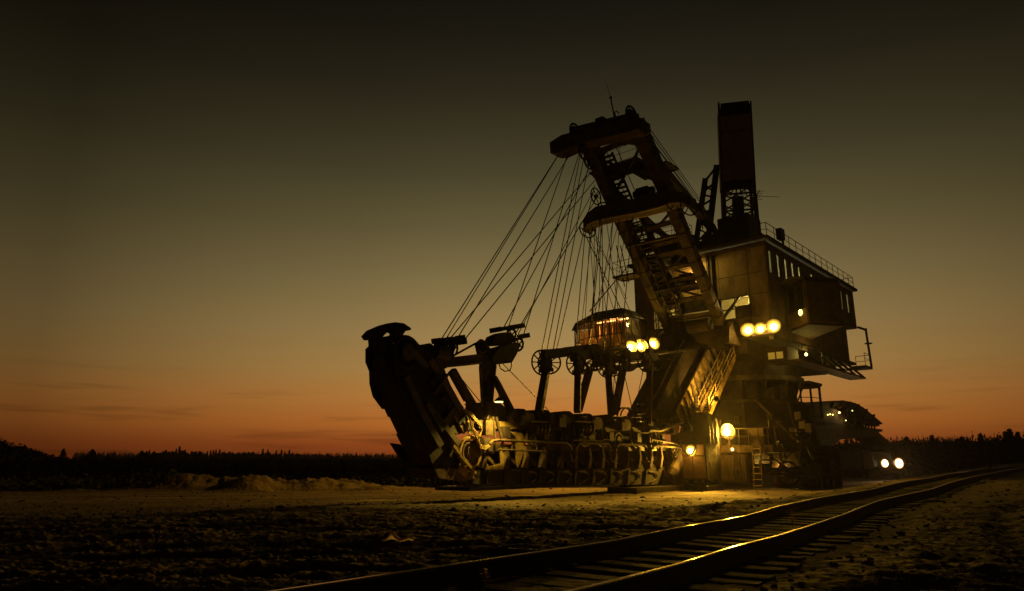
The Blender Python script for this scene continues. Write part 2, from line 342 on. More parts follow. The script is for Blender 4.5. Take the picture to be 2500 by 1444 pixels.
# the wooded spoil hill at the far left
def hill_h(x, y): return -1.5+mound(x, y, -143, 160, 31, 45, 13, .2)*(1+.06*fbm(x, y, .05, 4, 8))
hx = np.linspace(-330, -30, 120); hy = np.linspace(70, 420, 110); HX, HY = np.meshgrid(hx, hy); HZ = hill_h(HX, HY)+.5*fbm(HX, HY, .2, 3, 4)
mbh = MB(); vs = [(float(a), float(b), float(c)) for a, b, c in zip(HX.ravel(), HY.ravel(), HZ.ravel())]
mbh.add(vs, [(j*120+i, j*120+i+1, (j+1)*120+i+1, (j+1)*120+i) for j in range(109) for i in range(119)])
HILLM = mat('hill_soil', (.09, .07, .045), .95, 0, .4, .2, .6, bd=.3)
tag(mbh.build('hill', HILLM, smooth=True), kind='structure')

# ------------------------------------------------------------------ railway track
def rail_part(pts, parent):
    pts = np.array(pts); t = np.arange(len(pts)); tt = np.linspace(0, len(pts)-1, (len(pts)-1)*4+1)
    P = np.stack([np.interp(tt, t, pts[:, k]) for k in range(3)], 1)
    k = np.array([.2, .6, .2]); Q = P.copy()
    for c_ in range(3): Q[1:-1, c_] = np.convolve(P[:, c_], k, 'valid')
    prof = [(-.06, -.18), (.06, -.18), (.06, -.165), (.012, -.15), (.012, -.05), (.036, -.035), (.036, -.006), (.028, 0), (.012, .001), (-.016, .001), (-.028, 0), (-.036, -.006), (-.036, -.035), (-.012, -.05), (-.012, -.15), (-.06, -.165)]
    n = len(prof); vs = []; fs = []
    for i, p in enumerate(Q):
        d = Q[min(i+1, len(Q)-1)]-Q[max(i-1, 0)]; d[2] = 0; d /= np.linalg.norm(d); r = np.array([d[1], -d[0], 0])
        for a, b in prof: vs.append(p+r*a+np.array([0, 0, b]))
    for i in range(len(Q)-1):
        for k_ in range(n): a = i*n+k_; b = i*n+(k_+1) % n; fs.append((a, b, b+n, a+n))
    fs.append(tuple(range(n))); fs.append(tuple((len(Q)-1)*n+k_ for k_ in range(n)))
    mb = MB().add(vs, fs); o = mb.build('rail', RAILSIDE, parent); o.data.materials.append(RAILTOP)
    for p in o.data.polygons:
        if p.normal.z > .75 and p.center.z > -9 and len(p.vertices) == 4:
            k_ = p.index % n
            if k_ == 8: p.material_index = 1
    return o
track = empty('railway_track', (0, 0, 0)); tag(track, 'wavy single railway track with wooden sleepers running off to the right', 'railway track')
rail_part(LRAIL, track); rail_part(RRAIL, track)
sl = None; cen = []
Ls = np.array(LRAIL)
seg = np.linalg.norm(np.diff(Ls[:, :2], axis=0), axis=1); cum = np.concatenate([[0], np.cumsum(seg)]); dist = .3; ki = 0
while dist < cum[-1] and ki < 190:
    p = np.array([np.interp(dist, cum, Ls[:, k]) for k in range(3)]); q = np.array([np.interp(dist+.4, cum, Ls[:, k]) for k in range(3)])
    d = q-p; azr = math.atan2(d[0], d[1]); r = np.array([math.cos(azr), -math.sin(azr), 0])
    c = p+r*.76
    if sl is None:
        mb = MB(); w = .125
        prof = [(-w, -.1), (w, -.1), (w+.005, .0), (w-.02, .022), (-w+.015, .02), (-w-.004, .0)]
        vs = []; fs = []
        xs = [-1.35, -1.1, -.5, 0, .5, 1.1, 1.35]
        for x in xs:
            j = random.uniform(-.012, .012)
            for a, b in prof: vs.append((x, a+j, b+random.uniform(-.006, .006)))
        for i in range(len(xs)-1):
            for k in range(6): a = i*6+k; b = i*6+(k+1) % 6; fs.append((a, b, b+6, a+6))
        fs += [tuple(range(6)), tuple(36+k for k in range(6))]
        mb.add(vs, fs); sl = mb.build('sleeper', WOOD, track); o = sl
    else: o = sl.copy(); C.objects.link(o); o.parent = track
    o.location = (c[0]+random.uniform(-.04, .04), c[1], p[2]-.203+random.uniform(-.008, .008)); o.rotation_euler = (random.uniform(-.02, .02), random.uniform(-.012, .012), -azr+random.uniform(-.05, .05))
    o.scale = (random.uniform(.93, 1.04), random.uniform(.85, 1.1), 1)
    dist += random.uniform(.54, .66) if dist < 60 else 1.0; ki += 1

# ================================================================== the excavator (u forward along its boom, w to its right, z up)
EX = empty('bucket_chain_excavator', tuple(ORG), math.atan2(FV[1], FV[0]))
tag(EX, 'giant rusty bucket chain excavator with floodlights on, rope-hung boom and tall counterweight tower', 'excavator')
def P(name, mb, m=STEEL, parent=EX, **k): return mb.build(name, m, parent, **k)
X1, Y1, Z1 = V(1, 0, 0), V(0, 1, 0), V(0, 0, 1)
ZG = -.85
def rail_run(pts, h=1.1, step=1.5, r=.028, parent=EX, mid=True, m=DARK):
    top = MB(); top.tube([V(*p)+Z1*h for p in pts], r, 5)
    if mid: top.tube([V(*p)+Z1*h*.55 for p in pts], r*.8, 5)
    o = P('handrail', top, m, parent)
    for a, b in zip(pts, pts[1:]):
        a = V(*a); b = V(*b); n = max(1, round((b-a).length/step))
        for k in range(n+1 if b == V(*pts[-1]) else n):
            p = a.lerp(b, k/n); o2 = P('post', MB().tube([p, p+Z1*h], r*.9, 5), m, o if parent == EX else parent)
    return o
# ---- machine house
hu0, hu1, hw, hz0, hz1 = -20.2, 0, 5.4, 9.3, 16.1
mb = MB()
mb.box(hu0+.3, -.35, -hw+.35, hw-.35, hz0, hz0+.2); mb.box(-.3, -.2, -hw+.2, hw-.2, 12.3, 16.0); mb.box(-.3, -.2, -hw+.2, -3.6, hz0, 12.4); mb.box(-.3, -.2, -1.9, 1.7, hz0, 12.4)
mb.box(-.3, -.2, 3.9, hw-.2, hz0, 12.4); mb.box(-.3, -.2, -3.7, -1.8, hz0, 10.6); mb.box(-.3, -.2, 1.6, 4.0, hz0, 10.6)
mb.box(hu0+.1, -.3, hw-.3, hw-.2, 12.6, 13.74); mb.box(hu0+.1, -.3, hw-.3, hw-.2, 15.56, 16.0); mb.box(-17, -.3, hw-.3, hw-.2, hz0, 12.6)
mb.box(hu0+.1, -.3, -hw+.2, -hw+.3, 12.6, 16.0); mb.box(-17, -.3, -hw+.2, -hw+.3, hz0, 12.6); mb.box(hu0+.1, hu0+.2, -hw+.3, hw-.3, 12.6, 16); mb.box(-17, -16.9, -hw+.3, hw-.3, hz0, 12.6)
mb.box(hu0+.2, -17, -hw+.3, hw-.3, 12.6, 12.7)
P('machine_house', mb, DARK)
# sheets of the front wall, each proud of the frame, with gaps at the seams
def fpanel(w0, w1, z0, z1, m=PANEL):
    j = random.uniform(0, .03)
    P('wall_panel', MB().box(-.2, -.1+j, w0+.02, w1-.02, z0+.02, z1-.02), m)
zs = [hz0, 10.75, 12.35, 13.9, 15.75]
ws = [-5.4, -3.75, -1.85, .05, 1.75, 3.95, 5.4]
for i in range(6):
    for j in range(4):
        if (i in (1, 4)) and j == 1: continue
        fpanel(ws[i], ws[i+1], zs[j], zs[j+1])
P('cornice', MB().box(-.2, .0, -hw, hw, 15.75, 16.05), STEEL)
for w_ in (.95, 1.25):
    P('conduit', MB().box(-.06, .04, w_-.07, w_+.07, 11.9, 16.0), DARK)
# front windows
def front_window(w0, w1, z0, z1, lit):
    f = MB(); t = .07
    f.box(-.2, .0, w0, w0+t, z0, z1); f.box(-.2, .0, w1-t, w1, z0, z1); f.box(-.2, .0, w0+t, w1-t, z0, z0+t); f.box(-.2, .0, w0+t, w1-t, z1-t, z1)
    mw = (w0+w1)/2-.05; f.box(-.16, -.02, mw, mw+.06, z0+t, z1-t); mz = z0+(z1-z0)*.45
    f.box(-.15, -.03, w0+t, mw, mz, mz+.05)
    o = P('window', f, DARK)
    P('pane', MB().box(-.12, -.11, w0+t, mw, mz+.05, z1-t), GLASS, o); P('pane', MB().box(-.12, -.11, w0+t, mw, z0+t, mz), GLASS, o); P('pane', MB().box(-.12, -.11, mw+.06, w1-t, mz+.2, z1-t), GLASS, o); P('boarded_pane', MB().box(-.14, -.08, mw+.06, w1-t, z0+t, mz+.2), STEEL, o)
front_window(1.75, 3.95, 10.75, 12.35, True); front_window(-3.75, -1.85, 10.75, 12.35, True)
P('window_brace', MB().beam((.12, 1.75, 10.7), (.12, 3.3, 12.3), .2, .16)); P('window_brace', MB().beam((.12, -2.0, 10.9), (.12, -3.6, 12.35), .18, .16))
P('room_lining', MB().box(-3.4, -3.3, -5.1, 5.1, 9.6, 13.4), ROOMW)
P('room_ceiling', MB().box(-3.3, -.35, -5.1, 5.1, 13.4, 13.5), ROOMW)
for u_ in (-4.5, -10, -16): lamp('POINT', 'hall_light', (u_, 0, 14.8), 620, (1, .82, .4), EX, .3)
for w_ in (3.5, -2.2):
    b = P('bulb', MB().cyl((-1.2, w_, 12.0), (-1.2, w_, 12.35), .12, 10), BULB)
    lamp('POINT', 'room_light', (-1.2, w_, 11.8), 330, (1, .72, .2), EX, .15)
# right side wall: sheets between tall narrow windows
def spanel(u0, u1, z0, z1): P('side_panel', MB().box(u0+.02, u1-.02, hw-.2, hw-.08+random.uniform(0, .03), z0+.02, z1-.02), SIDEP)
wus = [-.75, -2.25, -3.7, -5.1, -6.5, -9.3, -10.7, -15.6, -16.6, -18.4]
us = [0]
for c_ in wus: us += [c_+.33, c_-.33]
us += [hu0]
for a, b in zip(us, us[1:]):
    iswin = (us.index(a) % 2 == 1)
    if iswin:
        spanel(b, a, 15.55, 16.05); spanel(b, a, 12.6, 13.75)
        f = MB(); f.box(b, b+.06, hw-.2, hw-.04, 13.75, 15.55); f.box(a-.06, a, hw-.2, hw-.04, 13.75, 15.55); f.box(b+.06, a-.06, hw-.2, hw-.04, 13.75, 13.81); f.box(b+.06, a-.06, hw-.2, hw-.04, 15.49, 15.55)
        o = P('window', f, DARK); P('pane', MB().box(b+.06, a-.06, hw-.13, hw-.12, 13.81, 15.49), MIRROR, o)
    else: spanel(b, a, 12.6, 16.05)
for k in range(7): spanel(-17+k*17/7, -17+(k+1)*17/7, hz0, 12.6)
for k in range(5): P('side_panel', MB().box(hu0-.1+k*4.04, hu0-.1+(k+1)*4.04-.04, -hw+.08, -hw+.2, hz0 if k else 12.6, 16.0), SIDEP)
for k in range(4): P('rear_panel', MB().box(hu0-.02, hu0+.1, -hw+k*2.7, -hw+(k+1)*2.7-.04, 12.6, 16.05), SIDEP)
P('roof', MB().box(hu0-.35, .35, -hw-.3, hw+.3, 16.1, 16.32), ROOFM)
P('floor_girder', MB().box(-16.8, -.2, -3.4, 3.4, 8.3, 9.3).box(-17.5, .1, -hw, -hw+.3, 9.0, 9.3).box(-17.5, .1, hw-.3, hw, 9.0, 9.3), DARK)
rail_run([(-.1, 2.2, 16.32), (-.1, 5.5, 16.32), (hu0, 5.5, 16.32), (hu0, 2.5, 16.32)], 1.05, 1.45)
rail_run([(-.1, -1.6, 16.32), (-.1, -5.5, 16.32), (-8, -5.5, 16.32)], 1.05, 1.45)
# roof lamp box on the rail, two aerials
P('lamp_box', MB().box(-3.0, -2.3, 5.35, 5.75, 16.7, 17.5).beam((-3.2, 5.5, 16.3), (-3.2, 5.5, 17.3), .12), DARK)
aer = P('roof_aerial', MB().tube([(-.4, 4.9, 16.3), (-.4, 4.9, 19.6)], .075, 6), DARK)
m2 = MB().beam((-.4-.5, 4.9-.4, 19.55), (-.4+.5, 4.9+.45, 19.75), .05)
for k in range(5):
    c_ = V(-.4, 4.9, 19.65)+V(.9, .75, .12)*(k/4-.5)*1.1; q = .45 if k else .8; m2.beam(c_-V(.5, -.6, 0)*q, c_+V(.5, -.6, 0)*q, .025)
m2.tube([(-1.7, 6.1, 19.6), (-.4, 4.9, 19.6), (1.0, 3.7, 19.65)], .018, 4); P('aerial_head', m2, DARK, aer)
m2 = MB()
# side bay (driver's bay) standing out from the right wall at an angle
zb, zt = 9.95, 13.15
bB, bA, bD, bC = V(-3.2, 5.4, 0), V(-1.3, 7.33, 0), V(-3.5, 8.9, 0), V(-7.4, 5.4, 0)
n1 = (bA-bB).normalized(); nn = V(n1.y, -n1.x, 0)
bay = P('side_bay', MB().prism([p+Z1*zb for p in (bB, bA, bD, bC)], (0, 0, .18)).prism([p+Z1*(zt-.12) for p in (bB, bA, bD, bC)], (0, 0, .3)), RUSTY)
def wallq(a, b, z0, z1, t, name, m, parent, inset=.0):
    d = (b-a).normalized(); n = V(-d.y, d.x, 0)*t
    return P(name, MB().prism([a+Z1*z0, b+Z1*z0, b+Z1*z1, a+Z1*z1], n), m, parent)
for k in range(3): wallq(bA.lerp(bD, k/3+.008), bA.lerp(bD, (k+1)/3-.004), zb+.2, zt-.14, -.08, 'bay_panel', SIDEP, bay)
for k in range(3): wallq(bD.lerp(bC, k/3+.008), bD.lerp(bC, (k+1)/3-.004), zb+.2, zt-.14, -.08, 'bay_panel', SIDEP, bay)
for a0, a1 in ((.0, .1), (.45, .55), (.9, 1.0)): wallq(bB.lerp(bA, a0), bB.lerp(bA, a1), zb+1.25, zt-.14, -.06, 'bay_post', STEEL, bay)
wallq(bB.lerp(bA, .1), bB.lerp(bA, .45), zb+1.3, zt-.2, -.03, 'pane', GLASS, bay); wallq(bB.lerp(bA, .55), bB.lerp(bA, .9), zb+1.3, zt-.2, -.03, 'pane', GLASS, bay)
wallq(bB, bA, zb+.2, zb+1.2, -.07, 'bay_panel', PANEL, bay)
P('awning', MB().prism([bB+Z1*zt+V(.1, -.3, 0), bA+Z1*(zt+.1), bA+Z1*(zt+.12)+n1.cross(Z1)*1.0, bB+Z1*(zt-.15)+n1.cross(Z1)*1.0], (0, 0, .05)), STEEL, bay)
P('bay_brace', MB().beam(bB+n1.cross(Z1)*.9+Z1*(zt-.2), bB+Z1*(zb+1.5), .1), STEEL, bay)
ring_ = P('bay_reflection', MB().ring(tuple(bB.lerp(bA, .72)+n1.cross(Z1)*.12+Z1*(zb+1.0)), tuple(n1.cross(Z1)), .17, .04, 16, 6), BULB, bay)  # glowing ring standing in for a lamp's reflection on the bay
# ---- floodlights: (position, direction, radius, power)
LCOL = (1, .52, .04)
def flood(p, d, r, power, angle=150, spill=40, col_=None):
    p = V(*p); d = V(*d).normalized(); r = r*.8
    o = P('floodlight', MB().tube([p-d*r*1.5, p-d*r*1.2, p-d*.03, p+d*.02], [r*.35, r*.75, r*1.12, r*1.12], 16).beam(p-d*r, p-d*r-Z1*r*1.6, .06), DARK)
    P('lens', MB().tube([p-d*.02, p+d*r*.18, p+d*r*.34, p+d*r*.44], [r*.97, r*.9, r*.62, r*.2], 18), LENSY, o, smooth=True)
    P('bulb', MB().tube([p+d*r*.1, p+d*r*.42, p+d*r*.52, p+d*r*.56], [r*.72, r*.68, r*.45, r*.15], 16), LENS, o, smooth=True)
    P('halo_ring', MB().ring(p+d*.0, d, r*1.12, r*.16, 24, 6), HALO, o, smooth=True); P('halo_rim', MB().ring(p-d*.04, d, r*1.38, r*.17, 24, 6), HALO2, o, smooth=True)  # added rings: lamp bloom modelled as emitting geometry
    if power: lamp('SPOT', 'flood_beam', p+d*.28, power, LCOL, EX, r*.5, d, angle, .8)
    if spill: lamp('POINT', 'flood_spill', p+d*(r*(.8 if spill < 200 else 2.0))+Z1*(0 if spill < 200 else .7), spill, LCOL, EX, r*.3)
    return o
FWD = V(.93, .2, -.27)
def pw(x): return x*FL
FL = 1.0
TOCAM = V(.86, .25, -.25)
for px, py, r in ((1541, 847, .40), (1566, 845, .44), (1597, 839, .38)): flood(U(px, py, 2.65), (.86, -.15, -.42), r, pw(3600), 95, 110)
for px, py, r in ((1826, 806, .42), (1856, 803, .37), (1888, 797, .42)): flood(U(px, py, .55), (.7, .5, -.5), r, pw(1500), 95, 55)
lb_ = [U(x, y, 2.3) for x, y in ((1532, 856), (1604, 848))]
P('lamp_bar', MB().beam(lb_[0], lb_[1], .14).beam(lb_[1]-X1*.1, lb_[1]-X1*2.4, .14).box(.1, .3, 3.0, 5.3, 9.35, 9.5), DARK)
flood(U(1777, 1055, 4.0), (.93, -.12, -.16), .42, pw(9500), 100, 520); flood(U(1687, 1101, 7.2), (.97, .05, -.12), .3, pw(1500), 120, 60); flood(U(1788, 1098, 4.2), (.9, .4, -.1), .12, pw(60), 120, 10)
# ---- counterweight tower behind the house front, turned a little, on a lattice base
T = empty('counterweight_tower', (0, 0, 0)); T.parent = EX
ta = math.radians(29); tx = V(math.cos(ta), math.sin(ta), 0); ty = V(-math.sin(ta), math.cos(ta), 0)   # facing forward, turned to the right
def tower_pt(a, b, z): # a forward, b right, leaning back as it rises
    return V(-6.3, .85, 0)+tx*a+ty*(b*.87)+(V(-.085, .0, 0)*(z-16))+Z1*z
def tquad(name, z0, z1, b0, b1, a0, a1, m):
    return P(name, MB().hexa([tower_pt(a1, b0, z0), tower_pt(a1, b1, z0), tower_pt(a0, b1, z0), tower_pt(a0, b0, z0), tower_pt(a1, b0, z1), tower_pt(a1, b1, z1), tower_pt(a0, b1, z1), tower_pt(a0, b0, z1)]), m, T)
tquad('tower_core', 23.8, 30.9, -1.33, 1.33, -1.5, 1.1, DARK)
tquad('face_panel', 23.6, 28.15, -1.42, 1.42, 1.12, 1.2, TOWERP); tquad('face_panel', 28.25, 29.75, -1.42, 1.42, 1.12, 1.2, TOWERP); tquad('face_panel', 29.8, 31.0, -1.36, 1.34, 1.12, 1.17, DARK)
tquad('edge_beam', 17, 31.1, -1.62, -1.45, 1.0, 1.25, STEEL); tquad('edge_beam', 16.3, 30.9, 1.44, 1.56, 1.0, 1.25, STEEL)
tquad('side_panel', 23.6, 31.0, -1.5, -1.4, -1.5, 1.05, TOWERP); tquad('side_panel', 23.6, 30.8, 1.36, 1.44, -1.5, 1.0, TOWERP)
for b in (-1.45, 1.3):
    for a in (-1.4, .9): tquad('leg', 16.3, 24, b, b+.26, a, a+.26, DARK)
for k in range(4):
    z0 = 18+k*1.5; z1 = z0+1.45
    for a in (1.0, -1.3):
        P('brace', MB().beam(tower_pt(a, -1.4, z0), tower_pt(a, 1.4, z1), .11), DARK, T); P('brace', MB().beam(tower_pt(a, 1.4, z0), tower_pt(a, -1.4, z1), .11), DARK, T)
    for b in (-1.35, 1.4): P('brace', MB().beam(tower_pt(-1.3, b, z0), tower_pt(1.0, b, z1), .11), DARK, T)
    P('girt', MB().beam(tower_pt(1.0, -1.4, z1), tower_pt(1.0, 1.4, z1), .13), DARK, T)
tquad('drum', 19.4, 22.4, -.5, .5, -.5, .5, DARK)
for k in range(6):
    a = -1+k*.4; P('hanger', MB().beam(tower_pt(.9, a*.4, 23.7), tower_pt(.9, a*1.2, 22.3), .09), DARK, T)
# side mast to the left of the tower
def mast_pt(px, py): return U(px, py, -5.2)
for a, b in (((1722, 437), (1697, 610)), ((1750, 404), (1727, 606))): P('side_mast', MB().beam(mast_pt(*a), mast_pt(*b), .42, .3), DARK)
for a, b in (((1722, 442), (1747, 410)), ((1722, 465), (1745, 447)), ((1720, 450), (1743, 470)), ((1716, 476), (1742, 482)), ((1714, 502), (1740, 486)), ((1712, 505), (1738, 530)), ((1708, 540), (1735, 512)), ((1706, 560), (1735, 575)), ((1703, 590), (1733, 560)), ((1704, 520), (1737, 514))):
    P('mast_brace', MB().beam(mast_pt(*a), mast_pt(*b), .14), DARK)
# winch house and machinery on the roof
P('winch_house', MB().box(-7.6, -3.4, -1.0, 3.0, 16.3, 18.6).box(-6.8, -4.2, .1, 2.6, 18.6, 20.0), DARK)
P('winch_cover', MB().box(-3.35, -3.1, -.7, 1.0, 16.4, 18.3).box(-3.35, -3.1, 1.3, 2.7, 16.4, 17.9), SIDEP)
P('winch_frame', MB().box(-5.4, -3.6, -3.9, -1.1, 18.0, 18.3).box(-5, -4.2, -3.3, -2.0, 18.3, 18.9).box(-5, -4.4, -3.0, -2.2, 18.9, 19.3).box(-5.3, -4.0, -3.4, -2.0, 17.0, 18.0).box(-4.9, -4.7, -3.7, -3.4, 16.3, 18.0), DARK)
for k in range(3): P('winch_drum', MB().cyl((-4.8, -3.9+k*.75, 16.8), (-4.8, -3.6+k*.75, 16.8), .5, 16), DARK)
# ---- boom: two heavy box legs leaning forward
def boom_pt(t, w): return V(.6+10.6*t, 0, 9.6+12.3*t)+Y1*w
BW = [(.0, 1.95), (.35, 2.0), (.7, 1.98), (1.0, 1.85)]
def bw(t): return float(np.interp(t, [a for a, b in BW], [b for a, b in BW]))
BC = .25
bu = V(-12.3, 0, 10.6).normalized()
for s in (-1, 1):
    m_ = MB()
    ts = [-.03, .25, .5, .62, .75, .88, 1.0]; wd = [.55, .6, .66, .72, .8, .85, .9]; hh = [.6, .66, .72, .8, .85, .85, .8]
    for i in range(len(ts)-1):
        m_.beam(boom_pt(ts[i], BC+s*bw(ts[i])), boom_pt(ts[i+1], BC+s*bw(ts[i+1])), wd[i], hh[i], up=bu, w2=wd[i+1], h2=hh[i+1])
    leg = P('boom_leg', m_, STEEL)
    for i in range(14):
        t = .03+i*.068; c_ = boom_pt(t, BC+s*bw(t)); h_ = float(np.interp(t, ts, hh)); w_ = float(np.interp(t, ts, wd))
        P('stiffener', MB().beam(c_-bu*(h_/2+.04), c_+bu*(h_/2+.04), w_+.1, .07, up=V(10.6, 0, 12.3).normalized()), STEEL, leg)
# arch portals between the legs
def portal(t, depth, r=1.0, name='arch_beam'):
    a = bw(t); poly = []
    d = V(10.6, 0, 12.3).normalized()
    c_ = boom_pt(t, BC)
    for k in range(9):
        x = -1+k/4; y = -depth*(abs(x)**4); poly.append(c_+Y1*x*(a-.25)+d*y)
    poly2 = [c_+Y1*(a-.2)+d*.3, c_-Y1*(a-.2)+d*.3]
    P(name, MB().prism([p-bu*.12 for p in poly+poly2], bu*.3), STEEL)
portal(.68, 1.3); portal(.93, .8); portal(.42, .5)
for t in (.12, .2, .3, .36, .48, .56): P('cross_member', MB().beam(boom_pt(t, BC-bw(t)+.4), boom_pt(t, BC+bw(t)-.4), .28, .22, up=bu))
for t0, t1 in ((.2, .3), (.3, .42), (.48, .6), (.75, .9)):
    P('diagonal', MB().beam(boom_pt(t0, BC-bw(t0)+.4), boom_pt(t1, BC+bw(t1)-.4), .14)); P('diagonal', MB().beam(boom_pt(t0, BC+bw(t0)-.4), boom_pt(t1, BC-bw(t1)+.4), .14))
# boom stair with treads
st = P('boom_stair', MB().beam(boom_pt(.1, -1.0)-bu*.2, boom_pt(.92, -1.0)-bu*.2, .08, .2, up=bu).beam(boom_pt(.1, -.2)-bu*.2, boom_pt(.92, -.2)-bu*.2, .08, .2, up=bu), DARK)
for k in range(40):
    t = .11+k*.0205; c_ = boom_pt(t, -.6)-bu*.2; P('tread', MB().box(c_.x-.13, c_.x+.13, c_.y-.36, c_.y+.36, c_.z-.025, c_.z+.025), DARK, st)
for s in (-1.0, -.2): P('stair_rail', MB().tube([boom_pt(t, s)+Z1*.9 for t in (.1, .3, .5, .7, .9)], .03, 5), DARK, st)
# back side chords of the boom (lattice behind)
for s in (-1, 1):
    P('rear_chord', MB().beam(boom_pt(.0, BC+s*1.2)+bu*2.2, boom_pt(.62, BC+s*1.3)+bu*1.4, .3), DARK)
    for k in range(7):
        t = .05+k*.09; P('lacing', MB().beam(boom_pt(t, BC+s*1.6), boom_pt(t+.05, BC+s*1.3)+bu*1.7, .09), DARK); P('lacing', MB().beam(boom_pt(t+.09, BC+s*1.6), boom_pt(t+.05, BC+s*1.3)+bu*1.7, .09), DARK)
# platforms hung in the boom
def platform(c, du, dw, name='platform', rails=True, t=.14):
    m_ = MB(); u, w, z = c
    m_.box(u-du, u+du, w-dw, w-dw+.1, z-t, z); m_.box(u-du, u+du, w+dw-.1, w+dw, z-t, z); m_.box(u-du, u-du+.1, w-dw+.1, w+dw-.1, z-t, z); m_.box(u+du-.1, u+du, w-dw+.1, w+dw-.1, z-t, z)
    m_.box(u-du+.1, u+du-.1, w-dw+.1, w+dw-.1, z-.07, z-.03)
    o = P(name, m_, STEEL)
    if rails: rail_run([(u+du, w-dw, z), (u+du, w+dw, z), (u-du, w+dw, z), (u-du, w-dw, z), (u+du, w-dw, z)], 1.05, 1.3, .022)
    return o
pA = U(1500, 405, 9.6); platform((8.9, pA.y, pA.z), .95, 1.9); platform((7.9, 1.5, 19.9), .8, 1.3, rails=False)
pB = U(1560, 565, 6.0); platform((5.4, .1, 15.7), 1.0, 2.0); platform((4.3, -3.2, 14.1), .7, .9); platform((3.0, .1, 12.9), .8, 1.7)
for c_ in ((4.9, .8, 15.0), (2.6, -.9, 12.9), (3.1, .9, 13.1), (7.4, .3, 18.4), (4.0, 1.1, 14.3)):
    P('winch_motor', MB().box(c_[0]-.35, c_[0]+.35, c_[1]-.5, c_[1]+.4, c_[2], c_[2]+.65).cyl((c_[0], c_[1]-.8, c_[2]+.35), (c_[0], c_[1]+.7, c_[2]+.35), .28, 12), DARK)
P('boom_ladder', MB().tube([U(1505, 600, 5.5), U(1525, 700, 4.0)], .04, 5).tube([U(1515, 600, 5.5), U(1535, 690, 4.0)], .04, 5), DARK)
# top crossbar with sheave forks
uT = 11.6
tl, tl2, tr = U(1355, 366, uT), U(1420, 337, uT), U(1577, 300, uT)
poly = [U(x, y, uT) for x, y in ((1354, 355), (1382, 337), (1405, 331), (1430, 318), (1560, 291), (1576, 296), (1578, 318), (1560, 326), (1450, 352), (1420, 360), (1372, 381), (1356, 381))]
cb = P('top_crossbar', MB().prism([p-X1*.55 for p in poly], X1*1.1))
P('top_rail_beam', MB().beam(U(1410, 318, uT), U(1555, 283, uT), .5, .35).beam(U(1432, 316, uT), U(1434, 330, uT), .2).beam(U(1475, 306, uT), U(1478, 322, uT), .25).beam(U(1520, 294, uT), U(1524, 312, uT), .3))
P('top_pipe', MB().tube([U(1430, 318, uT), U(1436, 308, uT), U(1460, 303, uT), U(1510, 290, uT), U(1520, 285, uT), U(1530, 289, uT)], .05, 6).box(*sum([[U(1466, 303, uT)[i]-.25, U(1466, 303, uT)[i]+(.35 if i else .25)] for i in range(3)], [])), DARK)
for px, py, r in ((1404, 322, .55), (1542, 283, .62), (1424, 372, .5), (1570, 310, .45), (1438, 395, .5)): P('boom_sheave', MB().wheel(U(px, py, uT+.2), Y1, r, 6, .07), DARK)
P('head_fork', MB().prism([U(x, y, uT)-X1*.3 for x, y in ((1396, 332), (1399, 314), (1408, 311), (1416, 318), (1430, 330))], X1*.6).prism([U(x, y, uT)-X1*.3 for x, y in ((1532, 296), (1535, 274), (1544, 269), (1552, 275), (1558, 292))], X1*.6))
wa = P('whip_aerial', MB().tube([U(1500, 288, uT), U(1491, 240, uT)], .05, 6).tube([U(1491, 240, uT), U(1477, 192, uT)], [.02, .008], 5).ring(U(1491, 239, uT), (0, 0, 1), .07, .05, 8, 5), DARK)
P('hook_arm', MB().tube([U(1503, 290, uT), U(1501, 273, uT), U(1504, 271, uT), U(1511, 277, uT)], .04, 5), DARK, wa)
# second spreader beam with drooping ends, in front of the boom
uS = 8.6
ctr = [(1432, 556), (1445, 538), (1462, 527), (1500, 519), (1560, 508), (1620, 494), (1645, 487), (1675, 487), (1692, 497)]
wdt = [26, 32, 37, 36, 37, 36, 30, 28, 26]
top = [U(x, y-w/2, uS) for (x, y), w in zip(ctr, wdt)]; bot = [U(x, y+w/2, uS) for (x, y), w in zip(ctr, wdt)]
sb = P('spreader_beam', MB().prism([p-X1*.4 for p in top+bot[::-1]], X1*.8))
P('beam_flange', MB().prism([p+X1*.4 for p in bot]+[p+X1*.4+Z1*.1 for p in bot[::-1]], X1*.12), YEL, sb)
P('beam_flange', MB().prism([p-X1*.52 for p in bot]+[p-X1*.52+Z1*.1 for p in bot[::-1]], X1*.12), YEL, sb)
for px, py, r in ((1435, 560, .62), (1648, 492, .7), (1682, 503, .62), (1455, 480, .6), (1474, 510, .45)): P('boom_sheave', MB().wheel(U(px, py, uS), Y1.lerp(X1, .35) if py > 490 else Y1, r, 6, .05), DARK)
# back stays
P('back_stay', MB().beam(U(1603, 398, 9.0), U(1740, 560, -3.0), .55, .5)); P('back_stay', MB().beam(boom_pt(.86, -2.2), (-3.0, -2.6, 17.6), .35, .35))
P('knee_brace', MB().beam(U(1706, 500, 1.0), U(1752, 575, -2.5), .35, .35)); P('lattice_step', MB().beam(U(1705, 505, 0), U(1716, 560, -1), .08).beam(U(1718, 505, 0), U(1735, 560, -1), .08), DARK)
